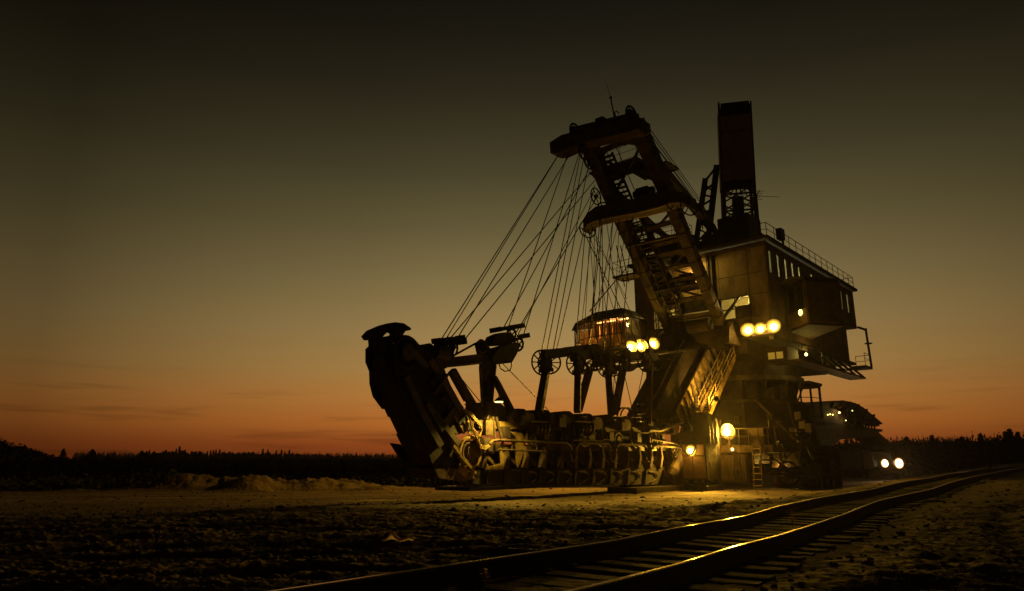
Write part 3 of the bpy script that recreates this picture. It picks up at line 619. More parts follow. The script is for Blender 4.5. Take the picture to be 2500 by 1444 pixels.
# lamp hanging in the boom
def dome_lamp(p, r, power, name='dome_lamp', tilt=(0, 0, -1)):
    p = V(*p); o = P(name, MB().tube([p+Z1*(r*1.5), p+Z1*r*1.0, p+Z1*r*.85, p+Z1*r*.55, p+Z1*r*.2, p], [r*.12, r*.14, r*.4, r*.75, r*.98, r*1.06], 18), DARK, smooth=True)
    P('bulb', MB().tube([p-Z1*.03, p+Z1*.02], [r*.9, r*.95], 16), BULB, o)
    lamp('SPOT', 'dome_light', p-Z1*.06, power, (1, .66, .09), EX, r*.5, tilt, 140, .3); return o
dl = U(1672, 643, .9); dome_lamp(dl, .3, 380, tilt=(-.28, .45, -.8)); P('lamp_bracket', MB().tube([dl+Z1*.45, dl+Z1*.75+Y1*.2, dl+Z1*.7+Y1*.9], .03, 5), DARK)
lamp('POINT', 'dome_glow', dl-Z1*.1+X1*-.3, 80, (1, .58, .1), EX, .25)
# machinery opening below the boom foot
P('boom_seat', MB().box(-.1, 1.6, -2.4, 2.6, 8.6, 9.9).box(-.15, .35, -1.3, 1.4, 9.9, 12.7), DARK)
P('hoist_hood', MB().tube([U(1708, 796, 1.4)-Y1*.8, U(1708, 796, 1.4)+Y1*.8], .55, 14).box(.4, 1.4, -.4, 1.4, 9.9, 10.3), RUSTY)
for w_ in (-2.6, 2.7): P('boom_foot', MB().prism([V(-.2, w_, 8.8), V(1.9, w_, 8.8), V(1.7, w_, 9.9), V(.9, w_, 10.4), V(-.2, w_, 10.2)], (0, .35, 0)))
# ---- left front cabin with lit interior
uC = 3.0
czb = U(1480, 848, uC).z; czt = U(1480, 778, uC).z
cR = U(1522, 775, uC).y; cL = U(1437, 780, uC).y
c3, c4 = U(1414, 788, 2.3), U(1403, 795, .4)
cf = [V(-.2, cR, 0), V(uC, cR, 0), V(uC, cL, 0), V(2.3, c3.y, 0), V(.4, c4.y, 0)]     # plan outline at the eaves
fb = [V(-.2, cR, 0), V(uC-.35, cR, 0), V(uC-.35, cL+.15, 0), V(2.0, c3.y+.3, 0), V(.3, c4.y+.4, 0)]   # plan outline at the sill line
zm = czb+(czt-czb)*.42
cab = P('driver_cabin', MB().prism([p+Z1*(czb-.15) for p in fb], (0, 0, .15)), DARK)
rp = [p+(p-V(1.2, (cR+cL)/2, 0)).normalized()*.35 for p in cf]
rf = P('cabin_roof', MB().prism([p+Z1*(czt+.05) for p in rp], (0, 0, .12)), DARK, cab)
mbr = MB(); ap = V(1.1, (cR+cL)/2, 0)
mbr.add([p+Z1*(czt+.17) for p in rp]+[p.lerp(ap, .35)+Z1*(czt+.75) for p in rp], [(i, (i+1) % 5, (i+1) % 5+5, i+5) for i in range(5)]+[(5, 6, 7, 8, 9)])
P('roof_slope', mbr, ROOFM, cab)
edges = [(1, 2, 5), (2, 3, 1), (3, 4, 3), (0, 1, 3)]
for a, b, n in edges:
    for k in range(n+1):
        pt, pm_, pb = cf[a].lerp(cf[b], k/n), cf[a].lerp(cf[b], k/n), fb[a].lerp(fb[b], k/n)
        P('mullion', MB().beam(pt+Z1*(czt+.05), pm_+Z1*zm, .07).beam(pm_+Z1*zm, pb+Z1*czb, .07), DARK, cab)
    P('transom', MB().beam(cf[a]+Z1*zm, cf[b]+Z1*zm, .07).beam(cf[a]+Z1*(czt-.02), cf[b]+Z1*(czt-.02), .1, .14).beam(fb[a]+Z1*(czb+.05), fb[b]+Z1*(czb+.05), .08), DARK, cab)
    for k in range(n):
        q = [cf[a].lerp(cf[b], k/n), cf[a].lerp(cf[b], (k+1)/n)]; r_ = [fb[a].lerp(fb[b], k/n), fb[a].lerp(fb[b], (k+1)/n)]
        d = (q[1]-q[0]).normalized(); nrm = V(-d.y, d.x, 0)*.012
        P('pane', MB().prism([q[0]+Z1*zm, q[1]+Z1*zm, q[1]+Z1*czt, q[0]+Z1*czt], nrm), GLASS, cab); P('pane', MB().prism([r_[0]+Z1*czb, r_[1]+Z1*czb, q[1]+Z1*zm, q[0]+Z1*zm], nrm), GLASS, cab)
cm_ = (cR+cL)/2
for k in range(5):
    w0 = cL+.15+k*(cR-cL-.3)/5; P('curtain', MB().box(uC-.55, uC-.5+random.uniform(0, .08), w0, w0+(cR-cL-.3)/5-.06, zm-.1 if k < 3 else czb+.3, czt-.4), CURTAIN, cab)
P('cabin_wall', MB().box(-.15, -.05, c4.y+.2, cR, czb, czt).box(-.05, uC-.4, cR-.1, cR-.03, czb, czt), INNER, cab)
P('desk', MB().box(uC-1.2, uC-.6, cL+.3, cR-1.2, czb+.2, czb+.9), INNER, cab)
P('seat', MB().box(.8, 1.3, cm_-.3, cm_+.3, czb+.4, czb+.55).box(.7, .85, cm_-.3, cm_+.3, czb+.55, czb+1.2), DARK, cab)
for k in range(3): P('tube_lamp', MB().cyl((uC-.45, cL+.3+k*1.1, czt-.15), (uC-.45, cL+1.1+k*1.1, czt-.15), .05, 8), TUBE, cab)
lamp('POINT', 'cabin_light', (1.6, cm_-.2, czt-.5), 330, (1, .42, .1), EX, .25); lamp('POINT', 'cabin_light', (2.3, cL+.2, zm), 120, (1, .42, .1), EX, .2)
P('cabin_floor_beam', MB().box(-.3, 2.6, cL-.2, cR, czb-.75, czb-.16).box(.0, 2.0, cR-.2, -1.5, czb-.9, czb-.5), DARK)
P('cabin_link', MB().box(-.2, 2.4, cR, -5.0, czb, czt+.2), PANEL)
# ---- digging ladder (bucket chain) lying forward just above the ground
wn, wf = 1.4, -.9
def prismW(pts, thick, w=wn, off=0.): return MB().prism([W(x, y, w)+Y1*off for x, y in pts], (0, -thick, 0))
L_ = lambda px, py, w=wn: W(px, py, w)
# lower side plates
lp = [(1118, 1168), (1150, 1147), (1640, 1142), (1660, 1150), (1665, 1180), (1600, 1184), (1180, 1184), (1140, 1180)]
P('side_plate', prismW(lp, .1), MUDDY)
for k in range(11):
    x = 1190+k*43; P('plate_rib', MB().beam(W(x, 1148, wn+.04), W(x-3, 1182, wn+.04), .12, .08), MUDDY)
for k in range(9):
    x = 1290+k*42; pts = [(x, 1153), (x+14, 1154), (x+20, 1160), (x+17, 1170), (x+6, 1178)]
    P('bucket_edge', MB().tube([W(a, b, wn+.06) for a, b in pts], .045, 5), DIRTY); P('side_plate', MB().prism([W(x, y, wn)-Y1*2.2 for x, y in lp], (0, -.1, 0)), STEEL)
lpu0, lpu1 = L_(1150, 1160).x, L_(1640, 1160).x
P('trough_floor', MB().box(lpu1, lpu0, wf+.05, wn-.12, -.25, -.12), DARK)
# chord beams
def zat(px, py): return W(px, py, wn).z
uA, uB = L_(1170, 1050).x, L_(1655, 1050).x
for s_, w_ in (('n', wn-.15), ('f', wf)):
    P('top_chord', MB().beam(V(uA, w_, 2.55), V(uB, w_, 2.75), .28, .34), STEEL); P('mid_chord', MB().beam(V(uA+.4, w_, 1.55), V(uB, w_, 1.75), .25, .3), STEEL)
P('web_plate', MB().box(uB, uA-5.2, .1, .2, .3, 2.7), DARK)
px_posts = [1180, 1235, 1282, 1326, 1369, 1404, 1437, 1469, 1500, 1530, 1559, 1587, 1612, 1637]
for i, x in enumerate(px_posts):
    a, b, c_ = L_(x-3, 1143), L_(x+1, 1114), L_(x-2, 1092)
    P('post', MB().beam(a, b, .22, .3, up=Y1, w2=.18).beam(b, c_, .18, .25, up=Y1, w2=.12), DIRTY); P('far_post', MB().beam(V(a.x, wf, a.z), V(a.x, wf, c_.z), .2), STEEL)
    P('strut', MB().beam(V(c_.x, wn-.2, 1.5), V(c_.x-1.0, wn-.2, .8), .14).beam(V(c_.x-.9, wn-.6, 1.6), V(c_.x+.1, wn-.6, .5), .2, .3), DIRTY)
# buckets: upper run, lower run
bprof = [(0, -.75), (0, -.02), (-.3, .05), (-.72, .06), (-1.05, -.1), (-1.25, -.38), (-1.34, -.75), (-1.2, -.75), (-1.1, -.42), (-.95, -.2), (-.7, -.06), (-.3, -.06), (-.1, -.12), (-.1, -.75)]
def bucket_mesh(w0=-.72, w1=.72):
    m_ = MB(); n = len(bprof); vs = [(a, w0, b) for a, b in bprof]+[(a, w1, b) for a, b in bprof]
    fs = [(i, (i+1) % n, (i+1) % n+n, i+n) for i in range(n)]+[tuple(range(n)), tuple(range(2*n-1, n-1, -1))]
    m_.add(vs, fs)
    out = [(0, -.75), (0, -.02), (-.3, .05), (-.72, .06), (-1.05, -.1), (-1.25, -.38), (-1.34, -.75)]
    for w_ in (w0-.03, w1-.05): m_.prism([V(a, w_, b*.98) for a, b in out], (0, .08, 0))
    m_.box(-.03, .06, w0-.04, w1+.04, -.06, .0)
    return m_
bk0 = None
def put_bucket(loc, rot=(0, 0, 0), sc=1.0, m=DIRTY):
    global bk0
    if bk0 is None: bk0 = bucket_mesh().build('bucket', m, EX); o = bk0
    else: o = bk0.copy(); C.objects.link(o); o.parent = EX
    o.location = loc; o.rotation_euler = rot; o.scale = (sc,)*3; return o
for x, y in ((1146, 984), (1207, 1000), (1266, 1003), (1322, 1008), (1374, 1012), (1425, 1016), (1472, 1019), (1517, 1022), (1560, 1026)):
    p = W(x+22, y, .6); put_bucket((p.x, .5, p.z), (random.uniform(-.03, .03), random.uniform(-.05, .05), random.uniform(-.05, .05)), 1.0+random.uniform(-.03, .04))
for x in (1190, 1245, 1298, 1345, 1392, 1436, 1478, 1518, 1556, 1592):
    p = W(x, 1110, .9); put_bucket((p.x, .45, .95), (0, math.pi+random.uniform(-.1, .1), 0), .85)
# machinery strung along the top chord: rollers, motors, pipes
for k in range(30):
    u_ = uB+.6+k*(uA-uB-1)/30
    kind = k % 5
    if kind in (0, 2): P('roller', MB().cyl((u_, wn-.1, 2.95), (u_, wn+.3, 2.95), .24+.05*random.random(), 12).cyl((u_, wf+.1, 2.9), (u_, wn-.1, 2.9), .09, 8), STEEL)
    elif kind == 1: P('gearbox', MB().box(u_-.28, u_+.25, wn, wn+.42, 2.6, 3.05+.2*random.random()).box(u_-.12, u_+.12, wn+.1, wn+.5, 3.05, 3.2), STEEL)
    elif kind == 3: P('cable_box', MB().box(u_-.2, u_+.2, wn+.02, wn+.3, 2.0, 2.5), DARK)
    else: P('bracket', MB().beam(V(u_, wn+.1, 2.9), V(u_-.3, wn+.2, 1.9), .1).beam(V(u_+.2, wn+.1, 2.9), V(u_+.1, wn+.2, 1.7), .08), STEEL)
for x0 in (1300, 1410):
    for k in range(4):
        p = W(x0+k*9, 1046, wn+.1); P('motor_rib', MB().ring((p.x, p.y, p.z), X1, .33, .06, 16, 6), STEEL)
    a, b = W(x0-4, 1046, wn+.1), W(x0+32, 1047, wn+.1); P('motor', MB().cyl(a, b, .28, 14), DIRTY)
    P('motor_guard', MB().tube([W(x0-8, 1050, wn+.4), W(x0-7, 1029, wn+.4), W(x0+38, 1031, wn+.4), W(x0+40, 1040, wn+.4)], .04, 5), STEEL)
for k in range(8):
    p = L_(1298+k*42, 1060+k*.5); P('sheave_disc', MB().ring((p.x, wn+.02, 2.1), Y1, .38, .07, 18, 6).cyl((p.x, wn-.1, 2.1), (p.x, wn+.1, 2.1), .2, 12), STEEL)
# pipe rails and hanging hoses
pl = wn+.45
def tpx(name, pts, r=.045, w=pl, m=PIPE, n=6): return P(name, MB().tube([W(x, y, w) for x, y in pts], r, n), m)
tpx('pipe_rail', [(1196, 1085), (1203, 1077), (1215, 1075), (1300, 1079), (1383, 1083), (1391, 1090), (1394, 1100)], .07)
tpx('pipe_rail', [(1405, 1096), (1412, 1085), (1420, 1083), (1483, 1084), (1488, 1089), (1489, 1100)], .06); tpx('pipe_rail', [(1502, 1100), (1508, 1087), (1518, 1085), (1568, 1087), (1575, 1092), (1576, 1100)], .06)
tpx('pipe_rail', [(1590, 1100), (1595, 1091), (1604, 1089), (1655, 1093), (1662, 1096)], .06); tpx('pipe_rail', [(1215, 1098), (1240, 1099), (1333, 1103)], .05)
tpx('pipe_rail', [(1398, 1075), (1470, 1077), (1475, 1073), (1500, 1075)], .035); tpx('pipe_rail', [(1590, 1073), (1640, 1082), (1652, 1085)], .05); tpx('pipe_rail', [(1585, 1050), (1610, 1052), (1645, 1040), (1668, 1030)], .1)
for x in (1400, 1496, 1583):
    tpx('hose', [(x-6, 1095), (x-8, 1112), (x-3, 1127), (x+3, 1128), (x+8, 1112), (x+6, 1090)], .04); tpx('hose', [(x-9, 1085), (x-2, 1100), (x-3, 1118), (x+1, 1131), (x+5, 1120), (x+2, 1085)], .03)
for k, (dx, dy) in enumerate(((0, 0), (4, 3), (-3, 5), (7, -2), (2, 8))): tpx('hose', [(1655+dx, 1085+dy), (1646+dx, 1100+dy), (1650+dx, 1112+dy), (1658+dx, 1108+dy), (1657+dx, 1092+dy), (1663+dx, 1098+dy), (1672, 1092)], .035)
for x in range(1250, 1340, 30): tpx('rail_post', [(x, 1078), (x, 1100)], .03)
# lit deck plates and troughs at the left end, below the hanging lamp
tp = lambda name, pts, th=.08, w=wn, m=YEL: P(name, MB().prism([W(x, y, w) for x, y in pts], (0, -th, 0)), m)
tp('deck_plate', [(1197, 1022), (1210, 1028), (1262, 1032), (1270, 1046), (1215, 1050), (1203, 1040)]); tp('frame_plate', [(1234, 1052), (1275, 1058), (1284, 1075), (1278, 1106), (1266, 1142), (1258, 1100), (1250, 1075), (1240, 1070)])
tp('frame_plate', [(1180, 1145), (1192, 1147), (1230, 1147), (1240, 1105), (1228, 1075), (1222, 1100), (1225, 1132), (1195, 1140), (1180, 1120)])
tp('guide_plate', [(1104, 1002), (1124, 1000), (1146, 1028), (1144, 1045), (1134, 1060), (1122, 1035)], .1, wn+.1); tp('guide_plate', [(1144, 1058), (1150, 1048), (1154, 1060)], .1, wn+.1)
P('guide_slot', MB().beam(W(1120, 1035, wn+.2), W(1136, 1014, wn+.2), .08, .1), DARK); P('bolt_row', MB().beam(W(1128, 1026, wn+.2), W(1134, 1021, wn+.2), .09), DARK)
for (x, y, r) in ((1145, 1105, .5), (1152, 1103, .32), (1168, 1080, .26)): P('idler_wheel', MB().cyl(W(x, y, wn-.3), W(x, y, wn+.15), r, 20).ring(W(x, y, wn+.15), Y1, r*.75, .05, 18, 5), DIRTY)
P('idler_rim', MB().ring(W(1148, 1104, wn+.1), Y1, .62, .09, 24, 6), YEL)
P('terminal_box', MB().box(*sum([[W(1180, 1080, wn)[i]-q, W(1180, 1080, wn)[i]+q] for i, q in ((0, .28), (1, .2), (2, .18))], [])).box(*sum([[W(1187, 1045, wn)[i]-q, W(1187, 1045, wn)[i]+q] for i, q in ((0, .22), (1, .2), (2, .32))], [])), DIRTY)
for k in range(5):
    d_ = k*2.2; tpx('hose', [(1130+d_, 998+k), (1145+d_, 1018+k*2), (1151+k, 1045), (1160+k*2, 1062), (1172, 1086+k*2), (1185, 1091+k*2), (1196, 1086+k)], .03, wn+.25, YEL)
for k in range(3): tpx('hose', [(1140+k*4, 1005), (1160+k*3, 1028), (1172+k*2, 1040), (1176, 1052-k), (1170+k, 1066)], .03, wn+.3, YEL)
tpx('hose', [(1193, 1030), (1190, 1022), (1194, 1015)], .02, wn, DARK)
tpx('hose', [(1215, 880), (1222, 900), (1232, 907), (1245, 905), (1249, 893), (1247, 875)], .03, .8, DARK)
# raised end frame: near and far guide plates with chain and buckets between
near = [(963, 848), (968, 832), (987, 821), (1012, 828), (1025, 843), (1044, 840), (1050, 838), (1054, 847), (1066, 872), (1083, 893), (1090, 915), (1100, 940), (1125, 985), (1150, 1020), (1152, 1050), (1118, 1062), (1098, 1052), (1118, 1100), (1150, 1138), (1176, 1165), (1140, 1180),
        (1118, 1175), (1071, 1168), (1055, 1130), (1040, 1090), (1020, 1055), (1000, 1010), (982, 970), (968, 925), (961, 890)]
P('guide_frame', prismW(near, .16), DARK)
def shiftw(p, dw): q = W(p[0], p[1], wn); return V(q.x, q.y+dw, q.z)
far = [(899, 852), (912, 839), (928, 832), (946, 835), (959, 844), (962, 880), (985, 960), (1020, 1040), (1060, 1110), (1085, 1166), (1071, 1168), (1062, 1146), (1050, 1124), (1037, 1096), (1025, 1084), (1003, 1082), (993, 1055), (981, 1024), (956, 995), (940, 999), (933, 990), (917, 968), (909, 937), (908, 906), (899, 884)]
P('guide_frame', MB().prism([W(x, y, wn-1.5) for x, y in far], (0, -.2, 0)), DARK)
inner = [(985, 860), (1020, 860), (1060, 900), (1085, 940), (1120, 1000), (1090, 1050), (1110, 1110), (1150, 1150), (1130, 1165), (1085, 1160), (1060, 1110), (1030, 1050), (1000, 990), (985, 930)]
P('inner_frame', MB().prism([shiftw(p, -.2) for p in inner], (0, -1.15, 0)), DARK)
fr = [(964, 862), (962, 900), (970, 935), (985, 972), (1004, 1015), (1024, 1058), (1042, 1095), (1058, 1135)]
for i in range(len(fr)-1):
    a, b = shiftw(fr[i], 0), shiftw(fr[i+1], 0); g_ = .06 if i % 2 else -.02
    P('chain_shoe', MB().hexa([a+X1*g_-Y1*.15, a+X1*g_-Y1*1.4, a+X1*(g_-.5)-Y1*1.4, a+X1*(g_-.5)-Y1*.15, b+X1*g_-Y1*.15, b+X1*g_-Y1*1.4, b+X1*(g_-.5)-Y1*1.4, b+X1*(g_-.5)-Y1*.15]), DIRTY)
    put_bucket((a.x-.1, .6, a.z-.1), (0, math.radians(125), 0), .55)
for x, y, w_ in ((1003, 1082, 0), (933, 990, 0)):
    pass
P('skid_plate', MB().prism([shiftw(p, -2.2) for p in ((1040, 1080), (1062, 1083), (1075, 1096), (1090, 1125), (1070, 1130))], (0, -.12, 0)), DARK)
P('deflector', MB().prism([W(x, y, wf-.5) for x, y in ((933, 988), (940, 999), (944, 995), (957, 995), (962, 975), (950, 960))], (0, .8, 0)).prism([W(x, y, wf-.3) for x, y in ((1000, 1070), (1004, 1084), (1026, 1084), (1036, 1097), (1042, 1090), (1020, 1060))], (0, .8, 0)), DARK)
# crust, ribs and diagonal beams on the near plate
for a, b, w_ in (((1048, 880), (1098, 960), .3), ((1098, 960), (1135, 1030), .28), ((990, 920), (1030, 1010), .3), ((1030, 1010), (1075, 1090), .3), ((1080, 1050), (1040, 985), .25), ((1075, 1045), (1110, 1000), .3), ((1118, 1085), (1060, 1010), .22), ((1008, 860), (1040, 900), .3)):
    P('rib', MB().beam(W(*a, wn+.08), W(*b, wn+.08), w_, .2, up=Y1), STEEL)
P('rib', MB().beam(W(1103, 905, wn-.2), W(1142, 975, wn-.2), .3, .3).beam(W(1060, 960, wn+.15), W(1090, 915, wn+.15), .22, .12), DIRTY)
tp('face_plate', [(1080, 905), (1083, 940), (1068, 955), (1050, 935)], .1, wn+.12, DIRTY); tp('face_plate', [(1090, 960), (1118, 1000), (1108, 1012), (1078, 975)], .1, wn+.12, DIRTY)
for x, y in ((1104, 1088), (1112, 1099), (1120, 1112), (1130, 1123), (1140, 1134), (1150, 1146)): P('step_plate', MB().beam(W(x, y, wn+.2), W(x+9, y+10, wn+.2), .2, .12), YEL)
P('chute_lip', MB().tube([W(1114, 1140, wn), W(1135, 1152, wn)], [.2, .28], 12), YEL)
P('cutter_shoe', MB().prism([W(x, y, wn+.1) for x, y in ((1062, 1146), (1150, 1140), (1160, 1168), (1130, 1176), (1072, 1168))], (0, -1.7, 0)), DIRTY)
for k in range(6):
    p = shiftw((1062+k*16, 1168+k*1.5), 0); P('tooth', MB().prism([p+V(.1, 0, .1), p+V(-.15, 0, .1), p+V(.05, 0, -.2)], (0, -.2, 0)), DARK)
# head pulleys and holes plates
for p_, dw in (((990, 862), .05), ((990, 862), -1.65)):
    q = shiftw(p_, dw); P('head_pulley', MB().wheel(q, Y1, .62, 6, .1), DARK); P('hub_plate', MB().cyl(q-Y1*.05, q+Y1*.2, .34, 14), STEEL)
# hood over the head
hood = [(887, 823), (900, 809), (928, 797), (950, 791), (971, 788), (987, 790), (1003, 801), (1004, 806), (990, 809), (983, 820), (976, 829), (966, 828), (960, 819), (947, 811), (938, 819), (928, 832), (914, 836), (910, 829), (893, 832)]
P('hood', MB().prism([U(x, y, L_(985, 820).x-.25) for x, y in hood], X1*.12), DARK)
hu_ = L_(985, 820).x
for pp_ in (((964, 820), (986, 812), (981, 836), (966, 838)), ((912, 828), (930, 824), (934, 846), (914, 848))): P('hood_post', MB().prism([U(x, y, hu_+.1) for x, y in pp_], X1*.3), DARK)
for k in range(5):
    x0 = 895+k*22; P('hood_rib', MB().beam(U(x0, [822, 810, 802, 799, 800][k], hu_-.1), U(x0+3, [812, 802, 796, 793, 794][k], hu_-.1), .05, .05), STEEL)
# pile of gear between head and beam
P('gear_case', MB().prism([W(x, y, wn-.1) for x, y in ((1020, 850), (1050, 838), (1068, 852), (1095, 870), (1090, 900), (1060, 905), (1030, 880))], (0, -1.6, 0)), DARK)
for c_ in (W(1100, 848, .5), W(1085, 858, .2)): P('rope_sheave', MB().wheel(c_, Y1, .42, 6, .05), DARK)
P('gear_case', MB().cyl(W(1062, 858, wn), W(1092, 866, wn), .3, 12), DARK)
P('rope_fork', MB().beam(W(1078, 850, .6), W(1100, 880, .6), .12).beam(W(1110, 845, .6), W(1095, 880, .6), .12), DARK)
for a, b in (((1057, 834), (1132, 825)), ((1063, 842), (1136, 834))): P('rope_bar', MB().beam(W(*a, .3), W(*b, .3), .16, .2).beam(W(a[0], a[1], .3), W(a[0]+16, a[1]-2, .3), .22, .24).beam(W(b[0]-16, b[1]+2, .3), W(b[0], b[1], .3), .24, .26), DARK)
P('rope_fork', MB().beam(W(1085, 842, .3), W(1096, 878, .4), .16).beam(W(1110, 838, .3), W(1098, 878, .4), .14).beam(W(1075, 845, .3), W(1085, 875, .4), .14), DARK)
P('tie_beam', MB().prism([W(x, y, .9) for x, y in ((1078, 875), (1174, 864), (1176, 888), (1085, 897))], (0, -.5, 0)), STEEL)
P('tie_flange', MB().prism([W(x, y, 1.0) for x, y in ((1085, 894), (1175, 885), (1175, 889), (1085, 898))], (0, -.7, 0)), YEL)
P('mast', MB().prism([W(x, y, .85) for x, y in ((1163, 842), (1169, 833), (1180, 833), (1190, 842), (1204, 858), (1216, 870), (1212, 890), (1197, 1035), (1182, 1035), (1174, 890))], (0, -.12, 0)), STEEL)
for pts in (((1174, 895), (1176, 895), (1184, 1035), (1182, 1035)), ((1210, 892), (1213, 892), (1199, 1035), (1196, 1035))): P('mast_flange', MB().prism([W(x, y, .92) for x, y in pts], (0, -.14, 0)), YEL)
P('mast_head', MB().prism([W(x, y, .95) for x, y in ((1202, 868), (1215, 856), (1222, 848), (1242, 842), (1262, 836), (1270, 846), (1262, 865), (1250, 886), (1220, 889), (1204, 885))], (0, -.8, 0)).prism([W(x, y, .8) for x, y in ((1204, 832), (1210, 820), (1228, 812), (1248, 812), (1256, 822), (1252, 835), (1236, 842), (1218, 843), (1208, 841))], (0, -.6, 0)).wheel(W(1176, 846, .9), Y1, .28, 5, .06).wheel(W(1266, 842, .5), X1, .3, 5, .06).wheel(W(1248, 820, .5), X1, .32, 5, .06), DARK)
for a, b in (((1199, 808), (1278, 795)), ((1236, 832), (1290, 819))): P('rope_bar', MB().beam(W(*a, .3), W(*b, .3), .16, .2).beam(W(a[0], a[1], .3), W(a[0]+22, a[1]-4, .3), .22, .24).beam(W(b[0]-30, b[1]+5, .3), W(b[0], b[1], .3), .22, .24), DARK)
P('diagonal_leg', MB().prism([W(x, y, 1.2) for x, y in ((1213, 918), (1223, 935), (1293, 1070), (1279, 1072), (1240, 985), (1212, 930))], (0, -.3, 0)), STEEL)
P('stay_bar', MB().tube([W(1105, 870, .8), W(1163, 838, .8)], .05, 6), DARK); P('diagonal_leg', MB().beam(W(1103, 905, .2), W(1155, 992, .2), .3), STEEL)
dome_lamp(W(1218, 981, 2.3), .19, 1000); P('lamp_stem', MB().tube([W(1218, 972, 2.3), W(1219, 958, 2.3), W(1212, 950, .95)], .02, 5), DARK)
# ---- sheave frames above the ladder
def sheave(px, py, w_, r, ax): P('sheave', MB().wheel(W(px, py, w_), ax, r, 10, .045), DARK)
ax1 = V(.25, .97, 0); ax2 = V(.8, .6, 0)
for (x, y, r, dx) in ((1326, 886, .62, 17), (1408, 889, .6, 22), (1482, 893, .66, 15), (1522, 884, .6, 14), (1578, 884, .6, 18), (1452, 874, .72, 6)):
    sheave(x-3, y, 1.0, r, ax1); sheave(x+dx-2, y, .2, r*.95, ax2)
    P('sheave_fork', MB().beam(W(x+7, y-30, .7), W(x+5, y+20, .7), .32, .5).beam(W(x-6, y+20, .7), W(x+20, y+17, .7), .3, .2), DARK)
for a, b, w0, w1 in (((1333, 906), (1316, 1004), .9, 1.3), ((1411, 910), (1409, 1006), .9, 1.3), ((1440, 900), (1412, 1004), .2, -.6), ((1485, 915), (1492, 1015), .9, 1.3), ((1521, 900), (1500, 1012), .3, -.6), ((1586, 905), (1583, 1045), .9, 1.3)):
    P('sheave_post', MB().beam(W(*a, w0), W(*b, w1), .34, .34), STEEL)
for a, b, t in (((1331, 860), (1380, 855), .25), ((1380, 855), (1452, 846), .3), ((1340, 871), (1412, 861), .28), ((1412, 861), (1470, 862), .3), ((1400, 872), (1440, 866), .5), ((1506, 901), (1575, 889), .3), ((1530, 868), (1600, 872), .4)): P('frame_beam', MB().beam(W(*a, .7), W(*b, .7), t, t), DARK)
tpx('pipe_rail', [(1464, 862), (1520, 853), (1545, 850)], .05, 1.0)
for pts in (((1498, 905), (1514, 1000)), ((1526, 905), (1512, 1005)), ((1522, 905), (1545, 1005)), ((1571, 900), (1548, 1010)), ((1500, 900), (1496, 1010))): P('hoist_rope', MB().tube([W(*pts[0], .3), W(*pts[1], .3)], .025, 5), ROPE)
tpx('handrail', [(1550, 1020), (1552, 990), (1556, 987), (1574, 988), (1577, 1020)], .03, .3, DARK); tpx('handrail', [(1562, 988), (1563, 1020)], .03, .3, DARK); tpx('handrail', [(1552, 1003), (1576, 1003)], .025, .3, DARK)
P('cable_drum', MB().ring(W(1525, 1020, .0), ax1, .6, .05, 20, 5).ring(W(1533, 1020, .0), ax1, .6, .05, 20, 5), DARK)
# ---- suspension ropes
def rope(a, b, r=.036): P('suspension_rope', MB().tube([a, b], r, 5), ROPE)
TT = lambda x, y: U(x, y, uT); SS = lambda x, y: U(x, y, uS); BB = lambda x, y: U(x, y, 8.8)
for t_, b_ in ((TT(1362, 380), W(1078, 828, .3)), (BB(1440, 424), W(1098, 828, .3)), (TT(1392, 376), W(1118, 824, .3)), (BB(1452, 441), W(1134, 830, .3)), (BB(1436, 418), W(1228, 803, .3)), (TT(1386, 377), W(1238, 808, .3)), (BB(1462, 474), W(1258, 816, .3)), (TT(1416, 368), W(1272, 838, .3))): rope(t_, b_, .03)
rope(TT(1364, 378), W(1090, 826, .3), .026); rope(BB(1447, 470), W(1263, 820, .3), .026)
for t_, x, y in ((TT(1418, 372), 1320, 868), (TT(1428, 370), 1334, 862), (TT(1437, 400), 1349, 862), (BB(1452, 452), 1358, 858)): rope(t_, W(x, y, .8), .028)
low = [(1403, 872), (1412, 868), (1424, 872), (1436, 868), (1447, 856), (1460, 858), (1473, 876), (1484, 872), (1496, 880), (1513, 874), (1524, 872), (1536, 872), (1572, 872), (1590, 876)]
hi = [(SS, 1428, 572), (SS, 1440, 572), (SS, 1446, 555), (SS, 1452, 552), (SS, 1470, 548), (SS, 1496, 538), (BB, 1468, 500), (SS, 1512, 536), (SS, 1530, 533), (BB, 1478, 520), (SS, 1545, 530), (SS, 1436, 566)]
pairs = [(0, 0), (1, 2), (2, 1), (3, 4), (4, 3), (5, 6), (6, 5), (7, 8), (8, 7), (9, 10), (10, 9), (11, 11), (0, 12), (2, 13), (5, 4), (4, 6), (8, 12), (6, 3), (10, 13), (3, 8), (1, 5), (7, 2)]
for h_, l_ in pairs:
    f, x, y = hi[h_]; rope(f(x, y), W(*low[l_], .6 if l_ % 2 else .9), .022 if l_ % 3 else .03)
for a, b in (((1572, 318), (1712, 512)), ((1577, 312), (1722, 512)), ((1580, 328), (1700, 490)), ((1576, 300), (1716, 497))): rope(U(*a, uT), U(*b, -1.5), .026)
rope(U(1640, 500, uS), U(1640, 700, 1.0), .02); rope(U(1652, 505, uS), U(1665, 800, 1.0), .02); rope(U(1500, 540, uS), U(1650, 835, 1.5), .022); rope(U(1440, 560, uS), U(1530, 730, 4), .02)
rope(W(1106, 900, .5), W(1180, 990, .0), .022); rope(W(1228, 889, .5), W(1345, 1008, .2), .022); rope(U(1535, 648, 0), W(1440, 760, .5), .04)
